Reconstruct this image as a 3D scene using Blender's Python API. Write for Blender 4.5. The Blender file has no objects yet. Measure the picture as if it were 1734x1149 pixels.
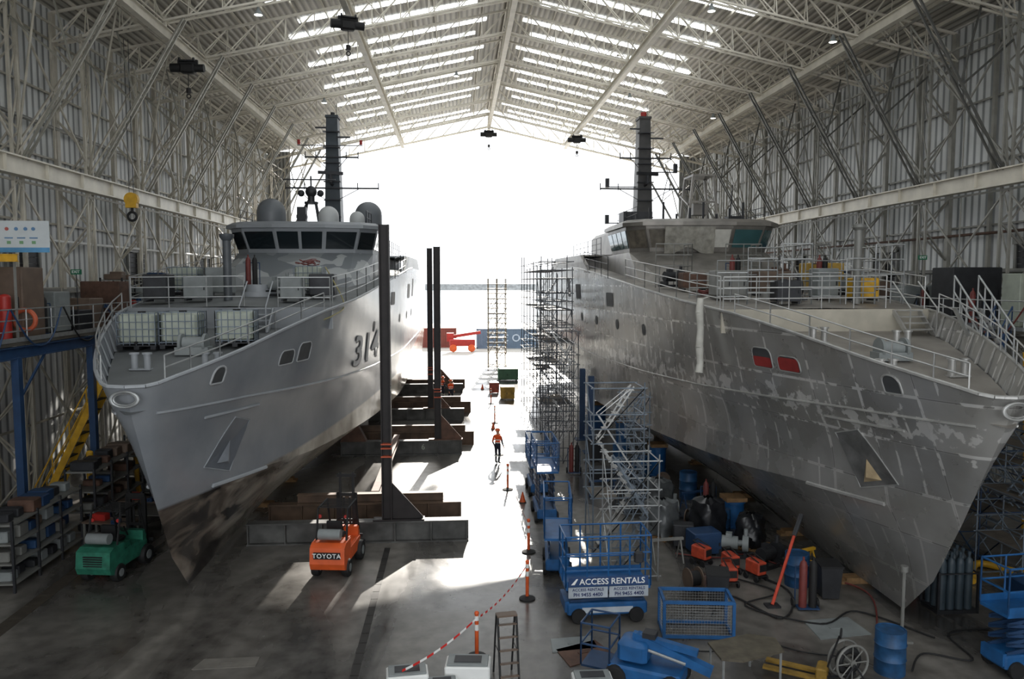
import bpy, math, random
from mathutils import Vector, Matrix
random.seed(7)
SC=bpy.context.scene
COL=SC.collection
PI=math.pi
def lin(c):
    c=c/255.0
    return c/12.92 if c<=0.04045 else ((c+0.055)/1.055)**2.4
def RGB(r,g,b): return (lin(r),lin(g),lin(b),1)
_m={}
def M(name,col,rough=0.55,metal=0.0,var=0.18,scale=2.5,bump=0.0,emis=0.0,alpha=1.0):
    if name in _m: return _m[name]
    m=bpy.data.materials.new(name); m.use_nodes=True
    nt=m.node_tree; b=nt.nodes['Principled BSDF']
    c=RGB(*col)
    b.inputs['Roughness'].default_value=rough
    b.inputs['Metallic'].default_value=metal
    tc=nt.nodes.new('ShaderNodeTexCoord')
    n=nt.nodes.new('ShaderNodeTexNoise'); n.inputs['Scale'].default_value=scale; n.inputs['Detail'].default_value=4
    nt.links.new(tc.outputs['Object'],n.inputs['Vector'])
    r=nt.nodes.new('ShaderNodeValToRGB')
    r.color_ramp.elements[0].position=0.32; r.color_ramp.elements[1].position=0.68
    r.color_ramp.elements[0].color=tuple([x*(1-var) for x in c[:3]]+[1])
    r.color_ramp.elements[1].color=tuple([min(1,x*(1+var)) for x in c[:3]]+[1])
    nt.links.new(n.outputs['Fac'],r.inputs['Fac'])
    nt.links.new(r.outputs['Color'],b.inputs['Base Color'])
    if bump>0:
        bp=nt.nodes.new('ShaderNodeBump'); bp.inputs['Strength'].default_value=bump
        nt.links.new(n.outputs['Fac'],bp.inputs['Height']); nt.links.new(bp.outputs['Normal'],b.inputs['Normal'])
    if emis>0:
        nt.links.new(r.outputs['Color'],b.inputs['Emission Color']); b.inputs['Emission Strength'].default_value=emis
    if alpha<1: b.inputs['Alpha'].default_value=alpha
    _m[name]=m
    return m

# ---------------------------------------------------------------- mesh builder
class MB:
    def __init__(s): s.v=[];s.f=[];s.mi=[];s.sm=[]
    def add(s,vs,fs,mi=0,sm=False):
        o=len(s.v); s.v.extend([tuple(p) for p in vs])
        for f in fs:
            s.f.append([i+o for i in f]); s.mi.append(mi); s.sm.append(sm)
        return s
    def bx(s,x0,x1,y0,y1,z0,z1,mi=0):
        return s.add([(x0,y0,z0),(x1,y0,z0),(x1,y1,z0),(x0,y1,z0),(x0,y0,z1),(x1,y0,z1),(x1,y1,z1),(x0,y1,z1)],
          [(0,3,2,1),(4,5,6,7),(0,1,5,4),(1,2,6,5),(2,3,7,6),(3,0,4,7)],mi)
    def cb(s,cx,cy,cz,sx,sy,sz,mi=0,rz=0,rx=0,ry=0):
        R=Matrix.Rotation(rz,3,'Z')@Matrix.Rotation(ry,3,'Y')@Matrix.Rotation(rx,3,'X')
        vs=[]
        for z in(-.5,.5):
            for x,y in((-.5,-.5),(.5,-.5),(.5,.5),(-.5,.5)):
                vs.append(R@Vector((x*sx,y*sy,z*sz))+Vector((cx,cy,cz)))
        return s.add(vs,[(0,3,2,1),(4,5,6,7),(0,1,5,4),(1,2,6,5),(2,3,7,6),(3,0,4,7)],mi)
    def rb(s,cx,cy,cz,sx,sy,sz,b=0.05,mi=0):
        hx,hy,hz=sx/2,sy/2,sz/2
        rings=[]
        for (z,k) in ((-hz,b),(-hz+b,0),(hz-b,0),(hz,b)):
            ax,ay=hx-k,hy-k
            c=b
            rings.append([(ax-c,-ay,z),(ax,-ay+c,z),(ax,ay-c,z),(ax-c,ay,z),(-ax+c,ay,z),(-ax,ay-c,z),(-ax,-ay+c,z),(-ax+c,-ay,z)])
        vs=[(p[0]+cx,p[1]+cy,p[2]+cz) for r in rings for p in r]
        fs=[]
        for k in range(3):
            for i in range(8):
                j=(i+1)%8; fs.append((k*8+i,k*8+j,k*8+8+j,k*8+8+i))
        fs.append(tuple(range(7,-1,-1))); fs.append(tuple(range(24,32)))
        return s.add(vs,fs,mi)
    def rod(s,p,q,r=0.03,n=6,mi=0,r2=None):
        p=Vector(p);q=Vector(q);d=q-p
        if d.length<1e-6: return s
        d.normalize(); a=Vector((0,0,1)) if abs(d.z)<.9 else Vector((1,0,0))
        u=d.cross(a).normalized(); w=d.cross(u)
        if r2 is None:r2=r
        vs=[]
        for k,(c,rr) in enumerate(((p,r),(q,r2))):
            for i in range(n):
                t=2*PI*(i+.5)/n; vs.append(c+u*math.cos(t)*rr+w*math.sin(t)*rr)
        fs=[(i,(i+1)%n,n+(i+1)%n,n+i) for i in range(n)]+[tuple(range(n-1,-1,-1)),tuple(range(n,2*n))]
        return s.add(vs,fs,mi,n>6)
    def path(s,ps,r=0.03,n=6,mi=0):
        for a,b in zip(ps[:-1],ps[1:]): s.rod(a,b,r,n,mi)
        return s
    def cyl(s,c,r,h,n=20,mi=0,axis='z',r2=None):
        c=Vector(c); d={'z':Vector((0,0,1)),'x':Vector((1,0,0)),'y':Vector((0,1,0))}[axis]
        return s.rod(c,c+d*h,r,n,mi,r2)
    def rev(s,prof,c=(0,0,0),n=20,mi=0,axis='z'):
        vs=[];fs=[]
        for (r,z) in prof:
            for i in range(n):
                t=2*PI*i/n
                p=(r*math.cos(t),r*math.sin(t),z)
                if axis=='x': p=(p[2],p[0],p[1])
                if axis=='y': p=(p[1],p[2],p[0])
                vs.append((c[0]+p[0],c[1]+p[1],c[2]+p[2]))
        for k in range(len(prof)-1):
            for i in range(n):
                j=(i+1)%n; fs.append((k*n+i,k*n+j,(k+1)*n+j,(k+1)*n+i))
        return s.add(vs,fs,mi,True)
    def sph(s,c,r,n=14,mi=0,sz=1.0,z0=-90):
        pr=[]
        for k in range(9):
            a=math.radians(z0+(90-z0)*k/8); pr.append((max(0.001,r*math.cos(a)),r*math.sin(a)*sz))
        return s.rev(pr,c,n,mi)
    def prism(s,poly,axis,a,b,mi=0):
        n=len(poly);vs=[]
        for h in(a,b):
            for (p,q) in poly:
                vs.append({'x':(h,p,q),'y':(p,h,q),'z':(p,q,h)}[axis])
        fs=[(i,(i+1)%n,n+(i+1)%n,n+i) for i in range(n)]+[tuple(range(n-1,-1,-1)),tuple(range(n,2*n))]
        return s.add(vs,fs,mi)
    def grid(s,pts,mi=0,sm=True):
        nr=len(pts);nc=len(pts[0]);vs=[p for r in pts for p in r]
        fs=[(i*nc+j,i*nc+j+1,(i+1)*nc+j+1,(i+1)*nc+j) for i in range(nr-1) for j in range(nc-1)]
        return s.add(vs,fs,mi,sm)
    def tor(s,c,R,r,axis='y',n=24,m=8,mi=0,sx=1,sz=1):
        rows=[]
        for i in range(n+1):
            a=2*PI*i/n;row=[]
            for j in range(m+1):
                b=2*PI*j/m; q=R+r*math.cos(b)
                x,y,z=q*math.cos(a)*sx,r*math.sin(b),q*math.sin(a)*sz
                p={'y':(x,y,z),'x':(y,x,z),'z':(x,z,y)}[axis]
                row.append((c[0]+p[0],c[1]+p[1],c[2]+p[2]))
            rows.append(row)
        return s.grid(rows,mi)
    def I(s,p,q,w,h,t=0.03,mi=0):
        p=Vector(p);q=Vector(q);d=(q-p);L=d.length;d.normalize();u=Vector((-d.y,d.x,0)).normalized()
        up=d.cross(u)*-1
        if up.z<0: up=-up
        for (cu,cz,su,sz) in ((0,h/2-t/2,w,t),(0,-h/2+t/2,w,t),(0,0,t,h-2*t)):
            vs=[]
            for e in(p,q):
                for (a,b) in((-1,-1),(1,-1),(1,1),(-1,1)):
                    vs.append(e+u*(cu+a*su/2)+up*(cz+b*sz/2))
            s.add(vs,[(0,1,5,4),(1,2,6,5),(2,3,7,6),(3,0,4,7),(3,2,1,0),(4,5,6,7)],mi)
        return s
    def pieces(s,gap=.012):
        n=len(s.v);par=list(range(n))
        def fd(a):
            while par[a]!=a: par[a]=par[par[a]];a=par[a]
            return a
        for f in s.f:
            r=fd(f[0])
            for i in f[1:]: par[fd(i)]=r
        comp={}
        for i in range(n): comp.setdefault(fd(i),[]).append(i)
        boxes=[]
        for k,ix in comp.items():
            P=[s.v[i] for i in ix]
            boxes.append([set([k]),[min(p[a] for p in P)-gap for a in range(3)],[max(p[a] for p in P)+gap for a in range(3)]])
        ch=True
        while ch:
            ch=False;out=[]
            while boxes:
                A=boxes.pop();j=0
                while j<len(boxes):
                    B=boxes[j]
                    if all(A[1][a]<=B[2][a] and B[1][a]<=A[2][a] for a in range(3)):
                        A[0]|=B[0];A[1]=[min(x,y) for x,y in zip(A[1],B[1])];A[2]=[max(x,y) for x,y in zip(A[2],B[2])];boxes.pop(j);ch=True
                    else: j+=1
                out.append(A)
            boxes=out
        res=[]
        for A in boxes:
            m=MB();mp={}
            for f,mi,sm in zip(s.f,s.mi,s.sm):
                if fd(f[0]) in A[0]:
                    g=[]
                    for i in f:
                        if i not in mp: mp[i]=len(m.v);m.v.append(s.v[i])
                        g.append(mp[i])
                    m.f.append(g);m.mi.append(mi);m.sm.append(sm)
            res.append(m)
        return res
    def split(s,name,mats,parent=None,label=None):
        return [m.obj(name,mats,parent,label) for m in s.pieces()]
    def obj(s,name,mats,parent=None,label=None,loc=(0,0,0),rz=0,sharp=None):
        me=bpy.data.meshes.new(name); me.from_pydata(s.v,[],s.f)
        if not isinstance(mats,(list,tuple)): mats=[mats]
        for m in mats: me.materials.append(m)
        me.polygons.foreach_set('material_index',s.mi); me.polygons.foreach_set('use_smooth',s.sm)
        me.update()
        if sharp or any(s.sm): me.set_sharp_from_angle(angle=math.radians(sharp or 40))
        o=bpy.data.objects.new(name,me); COL.objects.link(o)
        o.location=loc;o.rotation_euler=(0,0,rz)
        if parent: o.parent=parent
        if label: o['label']=label
        return o
def tag(o,label,cat,group=None):
    o['label']=label;o['category']=cat
    if group:o['group']=group
    return o
def top(name,label,cat,loc=(0,0,0),rz=0,group=None):
    e=bpy.data.objects.new(name,None); e.empty_display_size=.3; COL.objects.link(e)
    e.location=loc;e.rotation_euler=(0,0,rz)
    return tag(e,label,cat,group)
def partempty(name,parent):
    e=bpy.data.objects.new(name,None);COL.objects.link(e);e.parent=parent;return e
def dup(o,loc=None,rz=None,label=None,group=None,scale=None):
    def cp(x,par):
        n=x.copy(); COL.objects.link(n)
        if par is not None: n.parent=par
        for ch in x.children: cp(ch,n)
        return n
    n=cp(o,None)
    if loc is not None:n.location=loc
    if rz is not None:n.rotation_euler=(0,0,rz)
    if label:n['label']=label
    if group:n['group']=group
    if scale:n.scale=scale if isinstance(scale,(tuple,list)) else (scale,)*3
    return n
def struct(o): o['kind']='structure'; return o
def textmesh(body,size,extr=0.004,align='CENTER',space=1.0):
    cu=bpy.data.curves.new('t','FONT'); cu.body=body;cu.size=size;cu.extrude=extr;cu.align_x=align;cu.align_y='CENTER';cu.resolution_u=3;cu.space_character=space;cu.offset=size*0.012
    ob=bpy.data.objects.new('t',cu); COL.objects.link(ob)
    bpy.context.view_layer.update()
    dg=bpy.context.evaluated_depsgraph_get()
    me=bpy.data.meshes.new_from_object(ob.evaluated_get(dg))
    bpy.data.objects.remove(ob); 
    return me
def text(body,size,mat,parent,loc,rot,name='lettering',fn=None,extr=0.004,space=1.0):
    me=textmesh(body,size,extr,space=space); me.materials.clear(); me.materials.append(mat)
    if fn:
        for v in me.vertices: v.co=fn(v.co)
    o=bpy.data.objects.new(name,me); COL.objects.link(o); o.parent=parent
    if not fn: o.location=loc;o.rotation_euler=rot
    return o
def rail(mb,ps,h=1.1,nr=3,r=0.022,sp=1.4,mi=0):
    ps=[Vector(p) for p in ps]
    for a,b in zip(ps[:-1],ps[1:]):
        L=(b-a).length;n=max(1,int(round(L/sp)))
        for i in range(n+1):
            p=a.lerp(b,i/n); mb.rod(p,p+Vector((0,0,h)),r,5,mi)
        for k in range(1,nr+1):
            z=Vector((0,0,h*k/nr)); mb.rod(a+z,b+z,r,5,mi)
    return mb

# ---------------------------------------------------------------- materials
mWhiteSteel=M('white_steel',(208,202,188),.5,0,.12,1.2)
mGreySteel=M('grey_steel',(120,120,116),.5,.2,.15,1.5)
mDarkSteel=M('dark_steel',(50,51,54),.5,.4,.2,3)
mBlackSteel=M('black_steel',(34,30,30),.55,.3,.35,2)
mRust=M('rusty_brown_steel',(90,66,54),.7,.2,.3,3)
mGalv=M('galvanised_steel',(158,160,160),.38,.5,.15,5)
mScaf=M('dull_scaffold_tube',(104,114,124),.5,.3,.2,3)
mBlue=M('blue_paint',(26,82,134),.45,0,.22,3)
mBlueD=M('dark_blue_paint',(30,58,92),.5,0,.15,3)
mOrange=M('orange_paint',(205,86,36),.45,0,.14,3)
mGreen=M('green_paint',(42,96,76),.5,0,.2,3)
mRed=M('red_paint',(158,38,32),.5,0,.15,3)
mYellow=M('yellow_paint',(200,154,38),.5,0,.2,3)
mWhite=M('white_paint',(225,226,224),.5,0,.05,2)
mCream=M('cream_plastic',(152,158,146),.5,0,.15,2)
mBlack=M('black_rubber',(20,20,21),.7,0,.2,6)
mWood=M('plywood',(132,102,68),.75,0,.25,6)
mGlass=M('dark_glass',(22,30,34),.08,0,.1,1)
mGlassT=M('teal_tinted_glass',(58,92,94),.1,0,.15,1)
mGreyCab=M('grey_cabinet_paint',(125,130,130),.5,0,.15,2)
mBrownCab=M('brown_container_paint',(98,82,70),.6,0,.2,2)
mAlu=M('aluminium_sheet',(172,172,170),.36,.5,.14,2)
mSkin=M('skin',(190,140,112),.6,0,.05,5)
mHi=M('hi_vis_orange_cloth',(220,84,32),.8,0,.1,8)
mNavy=M('navy_cloth',(24,28,44),.85,0,.15,8)
mRefl=M('reflective_tape',(215,220,215),.4,0,.05,8)
mMesh=M('plastic_wrap_black',(24,25,28),.3,0,.35,5,bump=.6)
mPlasticGrey=M('grey_plastic_sheet',(84,87,88),.3,0,.3,4,bump=.5)

def floor_mat():
    m=bpy.data.materials.new('stained_concrete');m.use_nodes=True;nt=m.node_tree;b=nt.nodes['Principled BSDF'];L=nt.links
    tc=nt.nodes.new('ShaderNodeTexCoord')
    n1=nt.nodes.new('ShaderNodeTexNoise');n1.inputs['Scale'].default_value=.2;n1.inputs['Detail'].default_value=9;n1.inputs['Distortion'].default_value=.8
    mp=nt.nodes.new('ShaderNodeMapping');mp.inputs['Scale'].default_value=(1.6,.55,1);L.new(tc.outputs['Object'],mp.inputs[0]);L.new(mp.outputs[0],n1.inputs['Vector'])
    n2=nt.nodes.new('ShaderNodeTexNoise');n2.inputs['Scale'].default_value=2.2;n2.inputs['Detail'].default_value=6
    L.new(tc.outputs['Object'],n2.inputs['Vector'])
    r=nt.nodes.new('ShaderNodeValToRGB');e=r.color_ramp.elements
    e[0].position=.36;e[0].color=RGB(64,62,60);e[1].position=.66;e[1].color=RGB(126,122,116)
    L.new(n1.outputs['Fac'],r.inputs['Fac'])
    r2=nt.nodes.new('ShaderNodeValToRGB');e=r2.color_ramp.elements
    e[0].position=.3;e[0].color=(.55,.54,.53,1);e[1].position=.62;e[1].color=(1,1,1,1)
    L.new(n2.outputs['Fac'],r2.inputs['Fac'])
    mx=nt.nodes.new('ShaderNodeMix');mx.data_type='RGBA';mx.blend_type='MULTIPLY';mx.inputs[0].default_value=1
    L.new(r.outputs['Color'],mx.inputs[6]);L.new(r2.outputs['Color'],mx.inputs[7]);L.new(mx.outputs[2],b.inputs['Base Color'])
    mr=nt.nodes.new('ShaderNodeMapRange');mr.inputs[1].default_value=.35;mr.inputs[2].default_value=.65;mr.inputs[3].default_value=.14;mr.inputs[4].default_value=.46
    L.new(n1.outputs['Fac'],mr.inputs[0]);L.new(mr.outputs[0],b.inputs['Roughness'])
    bp=nt.nodes.new('ShaderNodeBump');bp.inputs['Strength'].default_value=.12;L.new(n2.outputs['Fac'],bp.inputs['Height']);L.new(bp.outputs['Normal'],b.inputs['Normal'])
    return m
def corr_mat(name,c1,c2,axis,scale=1.25,rough=.5,metal=0,emis=0):
    m=bpy.data.materials.new(name);m.use_nodes=True;nt=m.node_tree;b=nt.nodes['Principled BSDF'];L=nt.links
    tc=nt.nodes.new('ShaderNodeTexCoord');w=nt.nodes.new('ShaderNodeTexWave');w.bands_direction=axis;w.inputs['Scale'].default_value=scale
    L.new(tc.outputs['Object'],w.inputs['Vector'])
    n=nt.nodes.new('ShaderNodeTexNoise');n.inputs['Scale'].default_value=.35;n.inputs['Detail'].default_value=5;L.new(tc.outputs['Object'],n.inputs['Vector'])
    r=nt.nodes.new('ShaderNodeValToRGB');e=r.color_ramp.elements;e[0].position=.05;e[0].color=RGB(*c1);e[1].position=.5;e[1].color=RGB(*c2)
    L.new(w.outputs['Fac'],r.inputs['Fac'])
    r2=nt.nodes.new('ShaderNodeValToRGB');e=r2.color_ramp.elements;e[0].position=.3;e[0].color=(.72,.72,.72,1);e[1].position=.7;e[1].color=(1,1,1,1);L.new(n.outputs['Fac'],r2.inputs['Fac'])
    mx=nt.nodes.new('ShaderNodeMix');mx.data_type='RGBA';mx.blend_type='MULTIPLY';mx.inputs[0].default_value=1
    L.new(r.outputs['Color'],mx.inputs[6]);L.new(r2.outputs['Color'],mx.inputs[7]);L.new(mx.outputs[2],b.inputs['Base Color'])
    bp=nt.nodes.new('ShaderNodeBump');bp.inputs['Strength'].default_value=.5;bp.inputs['Distance'].default_value=.05;L.new(w.outputs['Fac'],bp.inputs['Height']);L.new(bp.outputs['Normal'],b.inputs['Normal'])
    b.inputs['Roughness'].default_value=rough;b.inputs['Metallic'].default_value=metal
    return m

# ---------------------------------------------------------------- hall
XC=3.2;HS=22.2;ZR=26.8;ZE=22.0;SL=(ZR-ZE)/HS;YE=80.0;YN=-14.0
def roofz(dx): return ZR-abs(dx)*SL
mFloor=floor_mat()
fl=MB().bx(XC-HS-1,XC+HS+1,YN,YE+1,-.3,0).obj('floor',mFloor);struct(fl)
mWall=corr_mat('corrugated_wall_sheet',(138,141,142),(236,238,238),'Y',.6)
mRoof=corr_mat('corrugated_roof_sheet',(112,107,98),(176,171,159),'X',.9)
struct(MB().bx(XC-HS-.2,XC-HS,YN,YE,0,ZE).obj('wall_left',mWall))
struct(MB().bx(XC+HS,XC+HS+.2,YN,YE,0,ZE+.0).obj('wall_right',mWall))
rm=MB()
for sgn in(-1,1):
    rm.add([(XC,YN,ZR),(XC+sgn*(HS+.4),YN,ZE),(XC+sgn*(HS+.4),YE,ZE),(XC,YE,ZR),
            (XC,YN,ZR+.15),(XC+sgn*(HS+.4),YN,ZE+.15),(XC+sgn*(HS+.4),YE,ZE+.15),(XC,YE,ZR+.15)],[(0,1,2,3),(4,7,6,5),(0,4,5,1),(1,5,6,2),(2,6,7,3)])
struct(rm.obj('ceiling',mRoof))
mRet=corr_mat('corrugated_end_sheet',(110,112,112),(180,182,182),'X',.9)
struct(MB().bx(XC-HS,XC-HS+2.2,YE-.1,YE+.1,0,ZE+.3).obj('wall_end_left',mRet))
struct(MB().bx(XC+HS-2.2,XC+HS,YE-.1,YE+.1,0,ZE+.3).obj('wall_end_right',mRet))
# skylights
mSky=M('skylight_panel',(240,246,250),.4,0,.04,.8,emis=5.2)
BAY=6.0
frames=[8+BAY*i for i in range(13)]
k=0;proto={}
for sgn in(-1,1):
    for i in range(-2,12):
        for off,(a,b2) in ((1.6,(1.2,12.2)),(4.0,(1.9,13.2))):
            if i<4 and off>3: a,b2=4.5,14.0
            y=8+BAY*i+off
            key=(sgn,a)
            if key not in proto:
                mb=MB()
                mb.add([(sgn*a,0,roofz(a)-.03),(sgn*b2,0,roofz(b2)-.03),(sgn*b2,.62,roofz(b2)-.03),(sgn*a,.62,roofz(a)-.03)],[(0,1,2,3) if sgn>0 else (3,2,1,0)])
                k+=1;o=struct(mb.obj('window_%d'%k,mSky,loc=(XC,y,0)));proto[key]=o
            else:
                k+=1;o=proto[key].copy();o.name='window_%d'%k;COL.objects.link(o);o.location=(XC,y,0)
# portal frames
rt=MB();NP=14
for sgn in(-1,1):
    def tp(i): x=i*(HS-.3)/NP; return (sgn*x,0,roofz(x)-.35)
    def bp_(i): x=i*(HS-.3)/NP; return (sgn*x,0,roofz(x)-1.75)
    for dy in(-.22,.22):
        A=lambda p:(p[0],p[1]+dy,p[2])
        rt.rod(A(bp_(0)),A(bp_(NP)),.065,4)
    rt.rod(tp(0),tp(NP),.08,4)
    for i in range(NP):
        for dy in(-.22,.22):
            b0=bp_(i);b1=bp_(i+1)
            rt.rod((b0[0],dy,b0[2]),tp(i),.03,4)
            rt.rod(tp(i),(b1[0],dy,b1[2]),.035,4)
        rt.rod((bp_(i)[0],-.22,bp_(i)[2]),(bp_(i+1)[0],.22,bp_(i+1)[2]),.025,4)
P=top('portal_frame','cream-painted lattice steel roof frame spanning the shipyard hall','roof truss',(XC,frames[0],0),group='portal frames of the hall')
rt.obj('roof_truss',mWhiteSteel,P)
def colmesh(sgn):
    c=MB();xo=sgn*(HS-.2);xi=sgn*(HS-1.7)
    c.bx(min(xo,xo-sgn*.2),max(xo,xo-sgn*.2),-.14,.14,0,ZE-.3)
    for dy in(-.3,.3): c.rod((xi,dy,0),(xi,dy,ZE-1.3),.075,4)
    n=12;h=(ZE-1.6)/n
    for i in range(n):
        a,b=(xo,xi) if i%2==0 else (xi,xo)
        for dy in(-.3,.3):
            c.rod((a,dy if a==xi else 0,i*h),(b,dy if b==xi else 0,(i+1)*h),.048,4)
        c.rod((xi,-.3,i*h),(xi,.3,(i+1)*h),.035,4)
    return c
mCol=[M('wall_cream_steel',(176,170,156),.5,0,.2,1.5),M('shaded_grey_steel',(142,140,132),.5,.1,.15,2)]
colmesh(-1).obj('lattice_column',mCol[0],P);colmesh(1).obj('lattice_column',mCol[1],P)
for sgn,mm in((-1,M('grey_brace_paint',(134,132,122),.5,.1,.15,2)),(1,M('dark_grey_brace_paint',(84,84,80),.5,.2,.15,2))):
    kb=MB()
    for dy in(-.18,.18):
        kb.rod((sgn*(HS-1.7),dy,13.6),(sgn*(HS-6.3),dy,roofz(HS-6.3)-1.8),.06,4)
    for q in range(5):
        u=q/5;a=Vector((sgn*(HS-1.7),-.18,13.6)).lerp(Vector((sgn*(HS-6.3),-.18,roofz(HS-6.3)-1.8)),u);b=Vector((sgn*(HS-1.7),.18,13.6)).lerp(Vector((sgn*(HS-6.3),.18,roofz(HS-6.3)-1.8)),u+.2)
        kb.rod(a,b,.025,4)
    kb.rod((sgn*(HS-4),0,17.6),(sgn*(HS-1.7),0,19.6),.055,4)
    kb.rod((sgn*(HS-4),0,17.6),(sgn*(HS-3.2),0,21),.05,4)
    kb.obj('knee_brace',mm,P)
for y in frames[1:]: dup(P,loc=(XC,y,0))
def baybrace(sgn):
    b=MB();x=sgn*(HS-1.7)
    for (z0,z1) in((0.3,7),(7.8,13.3),(14.6,20.3)):
        b.rod((x,0,z0),(x,BAY,z1),.05,4);b.rod((x,BAY,z0),(x,0,z1),.05,4)
        b.rod((x,0,z1),(x,BAY,z1),.06,4)
        b.rod((x,BAY/2,z0),(x,BAY/2,z1),.03,4)
    for z in(3,9,12,15,18,20.5): b.rod((sgn*(HS-.15),0,z),(sgn*(HS-.15),BAY,z),.06,4)
    b.rod((sgn*(HS-1.7),0,14.3),(sgn*(HS-4.5),BAY/2,roofz(HS-4.5)-1.9),.05,4)
    b.rod((sgn*(HS-1.7),BAY,14.3),(sgn*(HS-4.5),BAY/2,roofz(HS-4.5)-1.9),.05,4)
    b.rod((sgn*(HS-4.5),0,roofz(HS-4.5)-1.8),(sgn*(HS-4.5),BAY,roofz(HS-4.5)-1.8),.05,4)
    b.bx(sgn*(HS-.25)-.08,sgn*(HS-.25)+.08,BAY/2-.08,BAY/2+.08,0,ZE-.4)
    return b
for sgn in(-1,1):
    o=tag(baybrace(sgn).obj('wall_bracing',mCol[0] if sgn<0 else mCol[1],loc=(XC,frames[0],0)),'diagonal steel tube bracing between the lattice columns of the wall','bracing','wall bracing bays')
    for y in frames[1:-1]: 
        n=o.copy();COL.objects.link(n);n.location=(XC,y,0)
for x in(-16.8,-8.6,0,7.8,16.8):
    rb=MB();z=roofz(x)
    rb.rod((0,0,z-1.75),(0,BAY/2,z-.4),.04,4);rb.rod((0,BAY,z-1.75),(0,BAY/2,z-.4),.04,4);rb.rod((0,0,z-1.75),(0,BAY,z-1.75),.055,4)
    if x: 
        for dx in(-1.6,1.6): rb.rod((0,BAY/2,z-.4),(dx,0,roofz(x+dx)-1.75),.028,4);rb.rod((0,BAY/2,z-.4),(dx,BAY,roofz(x+dx)-1.75),.028,4)
    o=tag(rb.obj('roof_bracing',mWhiteSteel,loc=(XC+x,frames[0],0)),'thin diagonal steel bracing between roof trusses','bracing','roof bracing bays')
    for y in frames[1:-1]:
        n=o.copy();COL.objects.link(n);n.location=(XC+x,y,0)
pm=MB().bx(-.035,.035,0,frames[-1]-4,-.16,0)
po=tag(pm.obj('roof_purlin',mWhiteSteel,loc=(XC,4,ZR-.05)),'long thin steel purlin under the roof sheets','purlin','roof purlins')
for sgn in(-1,1):
    for i in range(1,15):
        x=sgn*i*1.5; n=po.copy();COL.objects.link(n);n.location=(XC+x,4,roofz(x)-.05)
def runway(x,z,y0,y1,h=.5,w=.3):
    mb=MB();mb.I((0,0,0),(0,y1-y0,0),w,h,.04)
    for y in frames:
        if y0<=y<=y1: 
            mb.cb(0,y-y0,h/2+.25,.12,.2,.5)
    return tag(mb.obj('crane_runway_beam',mWhiteSteel,loc=(x,y0,z)),'cream-painted I-beam crane runway hung beneath the roof trusses','crane beam','roof crane runways')
for x,z,y1 in((-13.6,20.9,YE-1),(-5.4,22.9,YE-1),(3.2,24.7,YE-1),(11,23,YE-1),(19.9,21.3,YE-4)): runway(x,z,5,y1)
for x in(-17.0,23.4):
    mb=MB().I((0,0,0),(0,70,0),.45,.75,.06)
    for i in range(24): mb.cb(0,i*3+.5,0,.3,.04,.66)
    tag(mb.obj('wall_crane_girder',mWhiteSteel,loc=(x,9,13.8)),'deep cream-painted crane girder running along the wall columns','crane girder','wall crane girders')
# hoists
def hoist():
    e=top('chain_hoist','black electric hoist trolley hanging beneath a roof runway beam','hoist',group='roof hoists')
    b=MB();b.rb(0,0,-.55,.7,.5,.45,.06);b.cyl((-.85,0,-.5),.22,.5,14,axis='x');b.cyl((.35,0,-.5),.2,.45,14,axis='x');b.bx(-.5,.5,-.06,.06,-.35,-.1);b.obj('motor_housing',mBlack,e)
    b=MB()
    for x in(-.35,.35):
        for y in(-.2,.2): b.cyl((x-.04,y,-.12),.1,.08,12,axis='x')
    b.bx(-.4,.4,-.25,.25,-.2,-.14);b.obj('trolley',mDarkSteel,e)
    b=MB();b.rod((0,0,-.75),(0,0,-1.5),.02);b.cyl((0,0,-1.75),.12,.25,12);b.tor((0,0,-1.9),.1,.03,'y',12,6);b.obj('hook_block',mBlackSteel,e)
    return e
h=hoist();h.location=(-13.6,41,20.62)
dup(h,(-5.4,40,22.62),.3);dup(h,(3.2,78,24.42),0);dup(h,(11,71,22.72),0)
e=top('crane_hook','yellow and black crane hook block hanging on wire ropes','crane hook',(-15.4,38,12.2))
b=MB()
for x in(-.1,.1): b.rod((x,0,1.2),(x,0,8.4),.015,4)
b.obj('wire_rope',mDarkSteel,e)
b=MB();b.cyl((0,-.12,1.0),.32,.24,20,axis='y');b.bx(-.25,.25,-.14,.14,.6,1.1);b.obj('sheave_block',mYellow,e)
b=MB();b.tor((0,0,.2),.2,.06,'y',18,8);b.rod((0,0,.35),(0,0,.7),.06);b.obj('hook',mBlack,e)
# high-bay lamps
mLamp=M('lamp_lens',(255,252,240),.4,0,0,1,emis=8)
e=top('high_bay_lamp','round high-bay lamp hanging from a roof truss','lamp',(XC+9.3,20,roofz(9.3)-1.9),group='high-bay lamps')
b=MB();b.rev([(.05,0),(.1,-.15),(.2,-.35),(.21,-.37)],n=16);b.obj('lamp_shade',mGreyCab,e)
b=MB();b.rev([(0,-.36),(.18,-.36)],n=16);b.obj('lamp_lens',mLamp,e)
l0=e
for i in(3,5,8):
    for x in(-12.5,-3.2,9.3,15.5): dup(l0,(XC+x,8+BAY*i,roofz(x)-1.9))

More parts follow.
